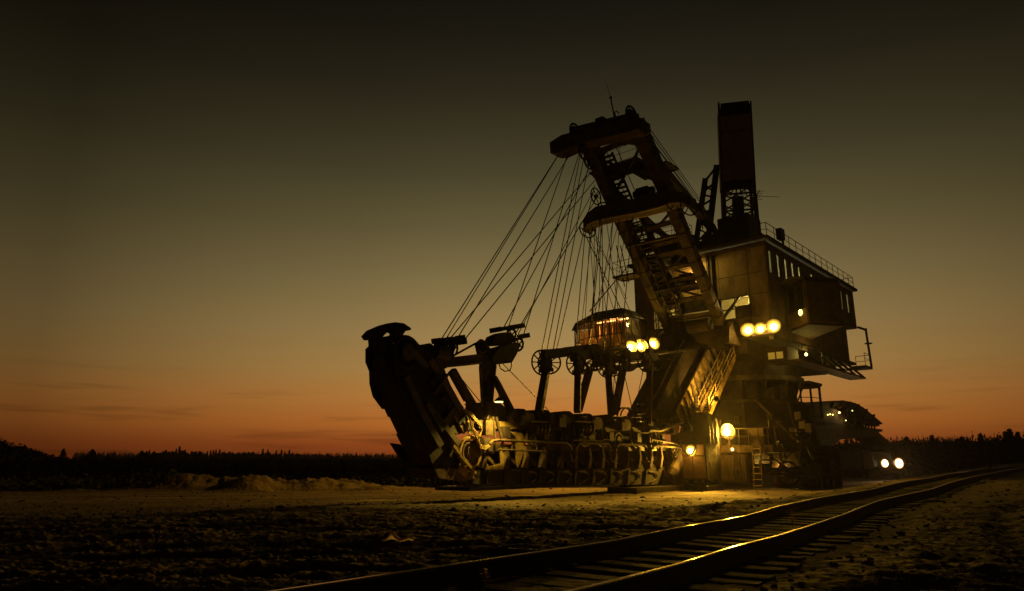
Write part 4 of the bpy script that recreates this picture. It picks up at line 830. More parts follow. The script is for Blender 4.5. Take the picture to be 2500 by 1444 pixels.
# ---- ascending part of the bucket chain with ribbed side plate
asc = [(1655, 1006), (1652, 1001), (1735, 836), (1750, 868), (1672, 1040), (1660, 1035)]
P('chain_trough', MB().prism([W(x, y, wn-.15) for x, y in ((1655, 1004), (1735, 838), (1752, 860), (1680, 1040))], (0, -2.1, 0)), DARK)
P('trough_edge', MB().tube([W(1652, 1002, wn), W(1735, 836, wn)], .05, 6).tube([W(1652, 1002, wn), W(1735, 836, wn)][::-1], .05, 6), YEL)
a0, b0, a1, b1 = V(1652, 1002, 0), V(1735, 836, 0), V(1682, 1055, 0), V(1762, 880, 0)
for k in range(10):
    t0, t1 = k/10+.006, (k+1)/10-.012
    q0, q1, r0, r1 = a0.lerp(b0, t0), a0.lerp(b0, t1), a1.lerp(b1, t0-.03), a1.lerp(b1, t1-.05)
    m0, m1 = q0.lerp(r0, .62), q1.lerp(r1, .42)
    P('trough_plate', MB().prism([W(p.x, p.y, wn+.02) for p in (q0, q1, m1, m0)], (0, -.08, 0)), YEL)
    P('fin', MB().prism([W(q1.x, q1.y, wn+.02), W(q1.x+2.2, q1.y+3, wn+.02), W(r1.x, r1.y, wn+.3), W(r1.x-3, r1.y+2, wn+.3)], (0, .16, 0)), STEEL)
    if k % 3 != 1:
        c_ = q0.lerp(r0, .75); P('roller_bracket', MB().beam(W(c_.x, c_.y-8, wn+.2), W(c_.x+5, c_.y+6, wn+.25), .14).ring(W(c_.x+4, c_.y-2, wn+.3), Y1, .13, .04, 10, 5), DIRTY)
for i, (x0, x1, y) in enumerate(((1680, 1715, 836), (1658, 1693, 875), (1634, 1670, 918), (1609, 1647, 964))):
    p, q = U(x0, y+2, W(x1, y, -.7).x), W(x1, y-3, wn-.5); u_ = W(x1, y, .6).x
    P('bucket_lip', MB().beam(U(x0, y+3, u_), U(x1, y-2, u_), .07, .09), YEL)
    put_bucket((u_-.25, .3, U(x1, y, u_).z-.1), (0, math.radians(-52), 0), .8)
P('front_trough', MB().prism([W(x, y, .9) for x, y in ((1600, 1030), (1595, 1010), (1668, 860), (1740, 840), (1660, 1015))], (0, -1.9, 0)), DARK)
P('lower_bucket', MB().tube([W(1592, 1006, .9), W(1598, 1002, .9), W(1622, 1001, .9), W(1628, 1008, .9), W(1632, 1018, .9)], .05, 5).prism([W(x, y, .9) for x, y in ((1586, 1012), (1600, 1004), (1625, 1006), (1632, 1030), (1590, 1030))], (0, -.9, 0)), DIRTY)
tpx('handrail', [(1590, 985), (1612, 945), (1644, 878), (1670, 830)], .035, .9); tpx('handrail', [(1584, 990), (1606, 952), (1640, 880), (1628, 876)], .03, .9)
# stairs beside the chain
stw0, stw1 = 1.95, 2.7
sa, sb_ = W(1706, 1012, stw0), W(1768, 878, stw0)
stair = P('stair', MB().beam(sa, sb_, .08, .28).beam(V(sa.x, stw1, sa.z), V(sb_.x, stw1, sb_.z), .1, .32), YEL)
for k in range(26):
    c_ = sa.lerp(sb_, (k+.5)/26); P('tread', MB().box(c_.x-.12, c_.x+.12, stw0+.04, stw1-.05, c_.z-.02, c_.z+.02), STEEL, stair)
for w_ in (stw0, stw1):
    hr = P('stair_rail', MB().tube([V(sa.x, w_, sa.z+.3), V(sa.x, w_, sa.z+1.0), V(sb_.x, w_, sb_.z+1.0), V(sb_.x-.2, w_, sb_.z+.1)], .035, 6).tube([V(sa.x, w_, sa.z+.55), V(sb_.x, w_, sb_.z+.55)], .028, 5), YEL, stair)
    for k in range(5): c_ = sa.lerp(sb_, k/4.0); P('rail_post', MB().tube([V(c_.x, w_, c_.z), V(c_.x, w_, c_.z+1.0)], .025, 5), YEL, stair)
wl = V(5.3, 3.5, 4.75); wd_ = V(-.6, -.7, .3).normalized()
P('added_stair_lamp', MB().tube([wl-wd_*.35, wl-wd_*.2, wl, wl+wd_*.05], [.05, .12, .2, .2], 14).beam(wl-wd_*.3, V(5.3, 3.3, 3.6), .07), DARK)  # added lamp without a known source, brightens stair and trough plates
P('bulb', MB().tube([wl+wd_*.02, wl+wd_*.05], [.15, .15], 12), BULB); lamp('SPOT', 'added_stair_light', wl+wd_*.12, 1300, (1, .56, .08), EX, .12, wd_, 88, .8)
P('tension_wheel', MB().wheel(W(1702, 1024, wn+.35), Y1, .62, 8, .09).cyl(W(1702, 1024, wn+.2), W(1702, 1024, wn+.75), .4, 18).ring(W(1702, 1024, wn+.6), Y1, .5, .07, 20, 6), STEEL)
# ---- carriage blocks at the ladder foot
P('carriage', MB().box(5.2, 7.1, .9, 3.4, -.1, 2.0).box(5.4, 6.9, 1.0, 2.3, 2.0, 2.7).box(6.9, 7.3, 1.1, 1.9, -.5, 1.2), RUSTY)
for k in range(3): P('carriage_plate', MB().box(7.12, 7.17, .95+k*.82, 1.7+k*.82, .0, 1.25).box(7.12, 7.16, 1.0+k*.82, 1.65+k*.82, 1.32, 1.95), SIDEP)
for k in range(3): P('house_hoop', MB().prism([V(5.5+k*.45, a, b) for a, b in ((2.33, 2.0), (2.33, 3.22), (2.48, 3.73), (2.9, 3.94), (3.32, 3.73), (3.44, 3.22), (3.44, 2.0))], X1*.08), DARK)
P('motor_house', MB().prism([V(5.2, a, b) for a, b in ((2.35, 2.0), (2.35, 3.2), (2.5, 3.7), (2.9, 3.9), (3.3, 3.7), (3.4, 3.2), (3.4, 2.0))], X1*1.3), RUSTY)
P('front_platform', MB().box(.5, 4.0, 2.2, 6.2, 1.5, 1.95).box(3.0, 3.9, 2.6, 4.6, -.35, 1.5).box(3.92, 3.97, 2.75, 4.45, -.2, 1.35).box(.8, 3.2, 2.3, 5.4, 1.95, 3.0), RUSTY)
P('lamp_post', MB().box(3.7, 3.85, 3.35, 3.55, 1.95, 3.1), DARK)
P('drawbar', MB().beam((4.0, 3.8, .3), (1.0, 7.0, .6), .16).beam((3.9, 4.4, .2), (.5, 7.4, .2), .1).beam((2.0, 5.2, .1), (1.0, 6.6, 1.9), .08).beam((2.6, 5.0, 1.6), (1.2, 6.4, .2), .08), DARK)
P('skid_beam', MB().box(5.0, 13.0, .3, 2.2, ZG, -.42).box(5.4, 7.6, 2.2, 3.6, ZG, -.42), DARK)
P('cutting_chute', MB().tube([V(8.6, wn+.3, .1), V(8.2, wn+.35, .4), V(7.6, wn+.35, .9), V(7.2, wn+.3, 1.3)], [.3, .38, .34, .2], 12), DIRTY)
rc = random.Random(21)
for k in range(46):
    u_ = rc.uniform(-3, 4.2); w_ = rc.choice([rc.uniform(1.6, 2.3), rc.uniform(5.2, 6.6)]); z_ = rc.uniform(.4, 3.6); t_ = k % 6
    if t_ == 0: P('valve_box', MB().box(u_-.25, u_+.2, w_-.2, w_+.2, z_, z_+rc.uniform(.25, .6)), rc.choice([DARK, STEEL]))
    elif t_ == 1: P('hydraulic_hose', MB().tube([V(u_, w_, z_), V(u_+.3, w_+.2, z_-.4), V(u_+.7, w_+.25, z_-.5), V(u_+1.0, w_+.1, z_+.2)], .035, 5), DARK)
    elif t_ == 2: P('pipe_run', MB().tube([V(u_-1.2, w_, z_), V(u_+.8, w_, z_), V(u_+.9, w_, z_-.1), V(u_+.9, w_, z_-rc.uniform(.4, 1.2))], .05, 6), STEEL)
    elif t_ == 3: P('bracket', MB().beam(V(u_, w_, z_), V(u_+rc.uniform(-.6, .6), w_, z_+rc.uniform(.4, 1.1)), .09), STEEL)
    elif t_ == 4: P('flywheel', MB().cyl((u_, w_, z_), (u_, w_+.15, z_), rc.uniform(.15, .35), 14).cyl((u_, w_, z_), (u_, w_+.3, z_), .07, 8), STEEL)
    else: P('cable_tray', MB().box(u_-.9, u_+.9, w_-.05, w_+.1, z_, z_+.08), DARK)
for k in range(7):
    P('platform_post', MB().beam((4.05, 2.3+k*.62, 1.95), (4.05, 2.3+k*.62, 2.95), .05), DARK)
P('platform_rail', MB().beam((4.05, 2.2, 2.95), (4.05, 6.2, 2.95), .06).beam((4.05, 2.2, 2.5), (4.05, 6.2, 2.5), .045), DARK)
for k in range(5): P('door_rib', MB().box(3.97, 4.02, 2.8+k*.4, 2.86+k*.4, -.15, 1.3), STEEL)
for k in range(4): P('housing_rib', MB().box(.9+k*.6, .96+k*.6, 5.4, 5.46, 2.0, 2.95), STEEL)
P('ladder', MB().tube([(4.1, 5.0, 1.9), (4.5, 5.1, ZG+.1)], .04, 5).tube([(4.1, 5.5, 1.9), (4.5, 5.6, ZG+.1)], .04, 5), YEL)
for k in range(7): P('rung', MB().tube([(4.14+k*.055, 5.0, 1.7-k*.36), (4.14+k*.055, 5.55, 1.7-k*.36)], .025, 5), YEL)
P('cable_loop', MB().tube([W(x, y, 3.6) for x, y in ((1660, 1075), (1668, 1100), (1680, 1112), (1690, 1108), (1697, 1095), (1700, 1070))], .04, 6), DARK)
# ---- crawler tracks
def crawler(u0, u1, w0, w1, zt=1.35):
    R_ = (zt-ZG)/2; zc = ZG+R_; o = P('crawler_track', MB().box(u0+R_, u1-R_, w0+.25, w1-.25, zc-R_*.55, zc+R_*.5), DARK)
    n = 0; Ln = (u1-u0-2*R_)
    per = 2*Ln+2*math.pi*R_; k = int(per/.42)
    for i in range(k):
        s_ = i*per/k
        if s_ < Ln: p = V(u0+R_+s_, 0, ZG); a = 0
        elif s_ < Ln+math.pi*R_: t_ = (s_-Ln)/R_; p = V(u1-R_+math.sin(t_)*R_, 0, zc-math.cos(t_)*R_); a = -t_
        elif s_ < 2*Ln+math.pi*R_: p = V(u1-R_-(s_-Ln-math.pi*R_), 0, zc+R_); a = math.pi
        else: t_ = (s_-2*Ln-math.pi*R_)/R_; p = V(u0+R_-math.sin(t_)*R_, 0, zc+math.cos(t_)*R_); a = math.pi-t_
        if i == 0: sh = MB().box(-.19, .19, w0, w1, .0, .1).box(-.05, .05, w0, w1, -.05, .0).build('track_shoe', DIRTY, o); q = sh
        else: q = sh.copy(); C.objects.link(q); q.parent = o
        q.location = p; q.rotation_euler = (0, a, 0)
    for i in range(5): P('road_wheel', MB().cyl((u0+R_+i*Ln/4, w1-.3, ZG+.42), (u0+R_+i*Ln/4, w1-.05, ZG+.42), .34, 14), STEEL, o)
    for u_ in (u0+R_, u1-R_): P('idler', MB().cyl((u_, w1-.3, zc), (u_, w1-.02, zc), R_*.8, 18).ring((u_, w1, zc), Y1, R_*.5, .06, 16, 5), STEEL, o)
crawler(-10.6, -2.4, 3.5, 5.4); crawler(-12.5, -3.0, -6.8, -4.4); crawler(-1.8, 4.6, -4.6, -2.4, .9); crawler(-6.2, -.4, 5.9, 6.9, .1)
P('crawler_guard', MB().prism([V(-2.2, 3.6, .4), V(-2.6, 3.6, 1.6), V(-4.6, 3.6, 2.1), V(-9, 3.6, 2.1), V(-10.8, 3.6, 1.6), V(-11.0, 3.6, .6), V(-10.4, 3.6, 1.35), V(-5, 3.6, 1.55), V(-3, 3.6, 1.2)], (0, 1.9, 0)), RUSTY)
P('undercarriage_beam', MB().box(-11, -4, -5.5, 3.6, .9, 2.0).box(-4.2, 3.0, -3.4, -1.2, .6, 1.9).box(-4.2, 1.0, 1.8, 3.4, .8, 1.9), DARK)
# ---- portal body, turntable and column
def frustum(name, c, r0, r1, z0, z1, n, m, parent=EX, ph=0, sx=1.): 
    lo_ = [V(c[0]+math.cos(ph+2*math.pi*k/n)*r0*sx, c[1]+math.sin(ph+2*math.pi*k/n)*r0, z0) for k in range(n)]; hi_ = [V(c[0]+math.cos(ph+2*math.pi*k/n)*r1*sx, c[1]+math.sin(ph+2*math.pi*k/n)*r1, z1) for k in range(n)]
    return P(name, MB().add(lo_+hi_, [(k, (k+1) % n, (k+1) % n+n, k+n) for k in range(n)]+[tuple(range(n)), tuple(range(2*n-1, n-1, -1))]), m, parent)
cc = (-8.0, -.55)
body = frustum('portal_body', cc, 5.3, 4.5, 2.0, 5.3, 8, RUSTY, ph=math.pi/8)
for k in range(8):
    a = math.pi/8+2*math.pi*k/8; P('portal_rib', MB().beam(V(cc[0]+math.cos(a)*5.35, cc[1]+math.sin(a)*5.35, 2.0), V(cc[0]+math.cos(a)*4.55, cc[1]+math.sin(a)*4.55, 5.3), .2), STEEL, body)
P('portal_brace', MB().beam((-3.6, 2.2, 5.4), (-4.4, 4.6, 2.4), .16), PIPE, body)
frustum('body_band', cc, 5.45, 5.4, 1.9, 2.1, 8, STEEL, body, math.pi/8); frustum('body_band', cc, 4.65, 4.65, 5.2, 5.45, 8, STEEL, body, math.pi/8)
frustum('column', cc, 4.1, 4.0, 5.4, 6.9, 16, DARK); frustum('turntable', cc, 4.7, 4.7, 6.9, 7.25, 32, STEEL); frustum('turntable_ring', cc, 4.5, 4.5, 7.25, 8.3, 32, DARK)
for k in range(16):
    a = 2*math.pi*k/16; P('ring_bracket', MB().beam(V(cc[0]+math.cos(a)*4.1, cc[1]+math.sin(a)*4.1, 5.6), V(cc[0]+math.cos(a)*4.65, cc[1]+math.sin(a)*4.65, 6.9), .12), STEEL)
for a, h in ((.35, .5), (.6, .9), (.9, .6), (1.2, .9), (-.1, .7)):
    c_ = V(cc[0]+math.cos(a)*4.2, cc[1]+math.sin(a)*4.2, 5.5); P('switch_cabinet', MB().box(c_.x-.4, c_.x+.4, c_.y-.4, c_.y+.4, 5.5, 5.7+h), DARK)
# gallery under the house with a lit window and a bare lamp
P('gallery_room', MB().box(-5.2, -3.0, 3.45, 5.1, 7.9, 8.95), RUSTY)
gw = P('gallery_window', MB().box(-3.0, -2.94, 3.75, 4.22, 8.1, 8.58).box(-3.0, -2.94, 4.32, 4.8, 8.1, 8.58), emis('lit_pane', (1, .58, .06), .16)); P('window_bar', MB().box(-2.96, -2.9, 4.26, 4.34, 8.0, 8.8).box(-2.96, -2.9, 3.5, 5.1, 8.0, 8.05), DARK, gw)
P('gallery_floor', MB().box(-17.5, -2.6, 5.0, 6.3, 7.75, 7.9), DARK); rail_run([(-2.7, 6.25, 7.9), (-9.5, 6.25, 7.9)], 1.0, 1.3)
gl = U(1968, 866, -6.0); P('bulb', MB().tube([gl-Z1*.1, gl, gl+Z1*.1], [.06, .11, .06], 10), BULB); lamp('POINT', 'gallery_light', gl+V(.1, .25, 0), 75, (1, .7, .14), EX, .1)
P('lamp_pole', MB().tube([gl+Z1*.1, gl+Z1*.9], .03, 5), DARK)
for k in range(4): P('gallery_bracket', MB().beam((-9-k*2.4, 5.1, 9.2), (-10-k*2.4, 6.2, 7.9), .14), DARK)
# rear landing, stairs and cages
rl = [W(2025, 880, 5.9), W(2108, 890, 5.9)]
P('rear_landing', MB().box(-21.6, -19.6, 4.6, 5.9, 9.0, 9.2).beam((-19.6, 5.8, 9.1), (-14.5, 5.8, 8.3), .3, .2).beam((-14.5, 5.5, 8.3), (-9.5, 5.5, 7.8), .25), DARK)
rail_run([(-19.6, 5.85, 9.2), (-21.5, 5.85, 9.2), (-21.5, 4.6, 9.2)], 1.1, 1.4)
P('landing_frame', MB().beam((-20.0, 5.5, 12.7), (-21.3, 5.8, 12.6), .16).beam((-21.3, 5.8, 12.6), (-21.5, 5.85, 9.2), .16).beam((-20.3, 6.1, 12.6), (-20.4, 6.1, 11.2), .08).ring((-20.4, 6.1, 11.2), Z1, .3, .04, 10, 5), DARK)
cg = P('cage_platform', MB().box(-13.0, -10.0, 2.4, 4.1, 6.95, 7.15).cyl((-11.5, 3.2, 6.75), (-11.5, 3.2, 6.95), 1.2, 18), DARK)
for u_, w_ in ((-10.7, 3.9), (-11.9, 4.15), (-12.9, 3.9), (-10.1, 3.3), (-13.0, 3.1)): P('cage_post', MB().tube([V(u_, w_, 6.9), V(u_, w_, 4.3)], .07, 6), DARK, cg)
for z_ in (4.4, 5.2, 5.9): P('cage_rail', MB().tube([V(-10.1, 3.3, z_), V(-10.7, 3.9, z_), V(-11.9, 4.15, z_), V(-12.9, 3.9, z_)], .03, 5), DARK, cg)
# ---- discharge boom at the back with curved canopy
tw = 1.5
top_ = [(1978, 1000), (1990, 987), (2006, 986), (2014, 985), (2030, 979), (2060, 978), (2088, 984), (2108, 995), (2130, 1013), (2156, 1035)]
bot_ = [(2150, 1037), (2138, 1032), (2118, 1022), (2100, 1008), (2080, 997), (2050, 990), (2010, 998), (1990, 1003)]
P('canopy', MB().prism([W(x, y, .9) for x, y in top_+bot_], (0, -2.6, 0)), DARK)
for x, y in ((2030, 985), (2050, 984), (2070, 987), (2090, 993), (2110, 1005), (2128, 1018)): P('canopy_rib', MB().beam(W(x, y+12, .92), W(x+6, y-5, .92), .25, .12), STEEL)
P('conveyor_body', MB().prism([W(x, y, .9) for x, y in ((1985, 1030), (2000, 1028), (2050, 1034), (2100, 1040), (2130, 1046), (2155, 1049), (2154, 1054), (2145, 1056), (2178, 1085), (2164, 1088), (2138, 1066), (2120, 1068), (2050, 1074), (2040, 1085), (2000, 1105), (1980, 1105))], (0, -2.4, 0)), DARK)
P('drive_house', MB().prism([W(x, y, .9) for x, y in ((1975, 995), (2005, 990), (2055, 1004), (2060, 1040), (1980, 1040))], (0, -2.4, 0)), RUSTY)
for k in range(12):
    x = 2060+k*7; P('conveyor_post', MB().beam(W(x, 998+k*2.4, .9), W(x-2, 1042+k*.5, .9), .16), DARK); P('conveyor_post', MB().beam(W(x, 1000+k*2.3, -1.4), W(x+4, 1042, -1.4), .16), DARK)
    if k % 2: P('conveyor_brace', MB().beam(W(x, 1002+k*2.2, .9), W(x+9, 1040, .9), .14), DARK)
P('conveyor_rail', MB().beam(W(2055, 1020, .9), W(2138, 1034, .9), .12).beam(W(2085, 1012, .9), W(2130, 1022, .9), .1), DARK)
P('hanging_frame', MB().beam(W(2075, 1068, .9), W(2083, 1082, .9), .2).beam(W(2100, 1067, .9), W(2104, 1084, .9), .2).beam(W(2090, 1068, .9), W(2092, 1084, .9), .15).beam(W(2078, 1083, .9), W(2104, 1083, .9), .15), DARK)
for x, y, r, pwr in ((2049, 1008, .1, 30), (2065, 1027, .05, 10), (2081, 1003, .05, 0), (2021, 1013, .06, 0), (2027, 1012, .06, 0), (2033, 1013, .06, 0)):
    p = W(x, y, 1.15); P('work_light', MB().tube([p-X1*.1, p, p+X1*.1], [r*.5, r, r*.5], 8), BULB)
    if pwr: lamp('POINT', 'conveyor_light', p+Y1*.3, pwr, (1, .6, .2), EX, .1)
for x, y in ((1868, 1087), (1876, 1086), (1884, 1085), (1861, 1094), (1867, 1096), (1847, 1105), (1815, 1092), (1820, 1091)):
    pass
ul = V(-2.2, 4.2, .6); lamp('POINT', 'underbody_light', ul, 260, (1, .55, .08), EX, .15); P('bulb', MB().tube([ul-Z1*.1+Y1*.0, ul+Z1*.1], [.07, .07], 8), BULB)
P('hose_reel', MB().wheel((.2, 5.6, .2), V(.6, .8, 0), .75, 6, .08).cyl((.2, 5.6, .2), (.6, 6.0, .2), .35, 12), DARK)

# ================================================================== surroundings
def gh(x, y): return float(ground_h(np.array([float(x)]), np.array([float(y)]))[0])
# scrub on the dark rising ground beyond the lit strip
n = 15000
az_ = np.radians(rng.uniform(-45, 45, n)); d_ = np.exp(rng.uniform(math.log(51), math.log(330), n)); X = d_*np.sin(az_); Y = d_*np.cos(az_)
uu = (X-ORG[0])*FV[0]+(Y-ORG[1])*FV[1]; ww = (X-ORG[0])*RV[0]+(Y-ORG[1])*RV[1]
s_, _ = track_s(X, Y)
keep = ~((uu > -32) & (uu < 34) & (ww > -13) & (ww < 13)) & ((s_ < -9) | (s_ > 9)) & ~((s_ < 0) & (np.degrees(az_) > 12) & (d_ < 95)) & ~((s_ > 0) & (d_ < 62))
X, Y, d_ = X[keep], Y[keep], d_[keep]; Zg = ground_h(X, Y); n = len(X)
kf = 18
hgt = rng.uniform(.3, .7, n)*(1+d_/200); rad = rng.uniform(.5, 1.1, n)*(1+d_/150)
cx_ = np.repeat(X, kf); cyy = np.repeat(Y, kf); cz = np.repeat(Zg, kf); H_ = np.repeat(hgt, kf); R_ = np.repeat(rad, kf); m_ = n*kf
px_ = cx_+rng.normal(0, .45, m_)*R_; py_ = cyy+rng.normal(0, .45, m_)*R_; pz_ = cz+rng.uniform(0, .85, m_)*H_; sz = rng.uniform(.05, .16, m_)*(.6+R_*.5)
tri = np.zeros((m_, 3, 3)); 
for k in range(3): tri[:, k, 0] = px_+rng.normal(0, 1, m_)*sz; tri[:, k, 1] = py_+rng.normal(0, 1, m_)*sz; tri[:, k, 2] = pz_+rng.normal(0, 1, m_)*sz*.9
def tri_obj(name, tri, m):
    t = tri.reshape(-1, 3).astype(np.float32); k = len(t)//3; me = bpy.data.meshes.new(name); me.vertices.add(len(t)); me.vertices.foreach_set('co', t.ravel()); me.loops.add(len(t)); me.loops.foreach_set('vertex_index', np.arange(len(t), dtype=np.int32))
    me.polygons.add(k); me.polygons.foreach_set('loop_start', np.arange(0, 3*k, 3, dtype=np.int32)); me.polygons.foreach_set('loop_total', np.full(k, 3, dtype=np.int32)); me.update(calc_edges=True); me.materials.append(m)
    o = bpy.data.objects.new(name, me); C.objects.link(o); return o
tag(tri_obj('undergrowth', tri, SCRUB), 'low dark scrub covering the ground behind the spoil heaps', 'scrub', kind='stuff')
# bushes on the hill
n = 2600; X = rng.uniform(-185, -85, n); Y = rng.uniform(105, 215, n); Zh = hill_h(X, Y); kf = 10; m_ = n*kf
tri = np.zeros((m_, 3, 3)); bx = np.repeat(X, kf)+rng.normal(0, .6, m_); by = np.repeat(Y, kf)+rng.normal(0, .6, m_); bz = np.repeat(Zh, kf)+rng.uniform(0, .8, m_)
for k in range(3): tri[:, k, 0] = bx+rng.normal(0, .35, m_); tri[:, k, 1] = by+rng.normal(0, .35, m_); tri[:, k, 2] = bz+rng.normal(0, .3, m_)
tag(tri_obj('hill_scrub', tri, SCRUB), 'dark scrub growing over the hill at the far left', 'scrub', kind='stuff')
# conifers: a few kinds, then copies
def conifer(seed, broad=1.0):
    r_ = random.Random(seed); root = empty('conifer', (0, 0, 0))
    MB().tube([(0, 0, 0), (.02, 0, .5), (0, 0, .97)], [.02, .013, .003], 6).build('trunk', TRUNK, root)
    mb = MB(); vs = []; fs = []
    for i in range(46):
        z = .08+.9*(i/46)**.95; R = (1-z)**.8*.3*broad*(.75+.5*r_.random())+.015
        for j in range(6 if z < .8 else 4):
            a = r_.random()*6.283; dr = R*(.6+.5*r_.random()); c, s = math.cos(a), math.sin(a); wd = .03+.04*r_.random()
            tip = (c*dr, s*dr, z-.03-.03*r_.random()); base = (c*dr*.15, s*dr*.15, z+.02)
            k = len(vs); vs += [base, (c*dr*.7-s*wd, s*dr*.7+c*wd, z-.01), tip, (c*dr*.7+s*wd, s*dr*.7-c*wd, z-.012)]; fs.append((k, k+1, k+2, k+3))
    mb.add(vs, fs); mb.build('crown', TREE, root); return root
protos = [conifer(3), conifer(5, 1.25), conifer(9, .8), conifer(12, 1.5)]
used = set()
def place_tree(x, y, h, k, label, group, wide=1.):
    src = protos[k]
    if k in used:
        o = src.copy(); C.objects.link(o)
        for ch in src.children: c = ch.copy(); C.objects.link(c); c.parent = o
    else: o = src; used.add(k)
    o.location = (x, y, gh(x, y)-.2); o.scale = (h*wide, h*wide, h); o.rotation_euler = (random.uniform(-.03, .03), random.uniform(-.03, .03), random.uniform(0, 6.28)); tag(o, label, 'tree', group); return o
def at_az(px, d): t = (px-1250)/1716; a = math.atan(t); return d*math.sin(a), d*math.cos(a)
def height_for(px, py, d, x, y): # real height needed to reach the skyline seen in the photo
    yd = d*math.cos(math.atan((px-1250)/1716)); return (1125-py)/FPX*yd*1.03+1.0-gh(x, y)+.2
sky_l = [(300, 1116), (360, 1106), (410, 1100), (500, 1103), (600, 1104), (700, 1106), (800, 1110), (900, 1114), (1060, 1118)]
def sky(px): return float(np.interp(px, [a for a, b in sky_l], [b for a, b in sky_l]))
px_ = 205.
for px0, py0, wd in ((152, 1096, 1.9), (222, 1098, 2.6), (262, 1108, 2.2), (345, 1101, 2.4), (356, 1102, 1.8), (375, 1103, 2.2)):
    d = 210; x, y = at_az(px0, d); place_tree(x, y, height_for(px0, py0, d, x, y), 3 if wd > 2 else 1, 'broad dark tree standing clear on the skyline at the foot of the far left hill', 'broad trees near the left hill', wd*.7)
while px_ < 1070:
    d = random.uniform(430, 520); x, y = at_az(px_, d); tall = random.random() < .14
    place_tree(x, y, height_for(px_, sky(px_)+random.uniform(-2, 5)-(7 if tall else 0), d, x, y)*random.uniform(.93, 1.03), 2 if tall else random.choice([0, 1, 3]), 'small dark conifer in the long low tree line on the left horizon', 'conifers along the left horizon', 1.0 if tall else 1.7)
    px_ += random.uniform(3.5, 8.5)
sky_r = [(2150, 1084), (2220, 1079), (2300, 1078), (2350, 1079), (2400, 1076), (2450, 1074), (2520, 1070)]
px_ = 2030.
while px_ < 2530:
    d = random.uniform(165, 215); x, y = at_az(px_, d); base = float(np.interp(px_, [a for a, b in sky_r], [b for a, b in sky_r]))
    place_tree(x, y, height_for(px_, base+random.uniform(-1, 5), d, x, y), random.choice([0, 1, 3]), 'dark conifer in the tree line on the right horizon beyond the track', 'conifers along the right horizon', random.uniform(1.2, 1.9)); px_ += random.uniform(5, 9)
for px0, py0, lb in ((2218, 1068, 'lone taller spruce rising over the tree line right of the headlights'), (2281, 1065, 'slim spruce standing over the middle of the right-hand tree line'), (2356, 1068, 'narrow spruce left of the person by the track, rising above its neighbours'), (2404, 1062, 'pointed spruce directly behind the person by the track'), (2463, 1056, 'slender spruce just left of the tallest spruce on the right'), (2480, 1050, 'tallest spruce of all on the right horizon'), (2497, 1057, 'spruce cut by the right edge of the photo')):
    d = 150; x, y = at_az(px0, d); place_tree(x, y, height_for(px0, py0, d, x, y), random.choice([0, 2]), lb, None, 1.15)
# the far-off wood behind them, one mass
tr_ = []
for (a0, a1, d0, d1, cnt, hh_) in ((180, 1300, 520, 640, 2600, (5.2, 7.6)), (1300, 2100, 420, 600, 900, (3.5, 5.0)), (2030, 2560, 215, 290, 1400, (5.6, 8.2))):
    pxs = rng.uniform(a0, a1, cnt); ds = rng.uniform(d0, d1, cnt); t_ = np.arctan((pxs-1250)/1716); X = ds*np.sin(t_); Y = ds*np.cos(t_); Zt = ground_h(X, Y); hh2 = rng.uniform(*hh_, cnt)
    for q in range(14):
        zc = rng.uniform(0, 1, cnt); R = (1.05-zc)*.28*hh2; T_ = np.zeros((cnt, 3, 3)); ang_ = rng.uniform(0, 6.28, cnt); cxq = X+np.cos(ang_)*R*.5; cyq = Y+np.sin(ang_)*R*.5; czq = Zt+zc*hh2*.92
        for k in range(3): T_[:, k, 0] = cxq+rng.normal(0, .5, cnt)*R; T_[:, k, 1] = cyq+rng.normal(0, .5, cnt)*R; T_[:, k, 2] = czq+rng.normal(0, .09, cnt)*hh2
        tr_.append(T_)
tag(tri_obj('distant_wood', np.concatenate(tr_), TREE), 'continuous dark wood along the horizon', 'wood', kind='stuff')
# truck with its headlights on, behind the track at the right
d = 84; x, y = at_az(2146, d); azt = math.atan2(x, y)
TR = empty('parked_truck', (x, y, gh(x, y)), -azt-math.pi/2+math.radians(38)); tag(TR, 'dark off-road truck facing us with both headlights blazing beyond the track', 'truck')
# local frame: +x forward (towards the camera), y left
def TP(name, mb, m=TRUCKM, parent=TR, **k): return mb.build(name, m, parent, **k)
TP('chassis', MB().box(-6.2, .9, -.45, .45, .7, .95), DARK); cabt = TP('cab', MB().prism([V(-1.0, -1.15, 1.0), V(-1.0, -1.15, 2.6), V(-.85, -1.15, 2.75), V(.3, -1.15, 2.7), V(.6, -1.15, 1.9), V(.7, -1.15, 1.0)], (0, 2.3, 0)))
TP('bonnet', MB().prism([V(.6, -.7, .95), V(.6, -.7, 1.95), V(1.7, -.7, 1.85), V(1.8, -.7, .95)], (0, 1.4, 0)).box(.7, 1.75, -1.2, -.72, 1.15, 1.3).box(.7, 1.75, .72, 1.2, 1.15, 1.3)); TP('bumper', MB().box(1.85, 2.0, -1.2, 1.2, .65, .9), DARK)
TP('windscreen', MB().prism([V(.42, -1.0, 2.55), V(.42, 1.0, 2.55), V(.66, 1.0, 1.95), V(.66, -1.0, 1.95)], (.03, 0, .01)), GLASS, cabt); TP('grille', MB().box(1.8, 1.83, -.5, .5, 1.0, 1.5), DARK)
TP('cargo_body', MB().box(-6.1, -1.2, -1.2, 1.2, 1.1, 2.9).box(-6.0, -1.3, -1.1, 1.1, .95, 1.1))
for u_ in (1.1, -3.3, -4.7):
    for s in (-1, 1):
        wv = TP('wheel', MB().cyl((u_, s*.85, .55), (u_, s*1.15, .55), .55, 18), RUBBER); TP('rim', MB().cyl((u_, s*1.1, .55), (u_, s*1.17, .55), .28, 12), DARK, wv)
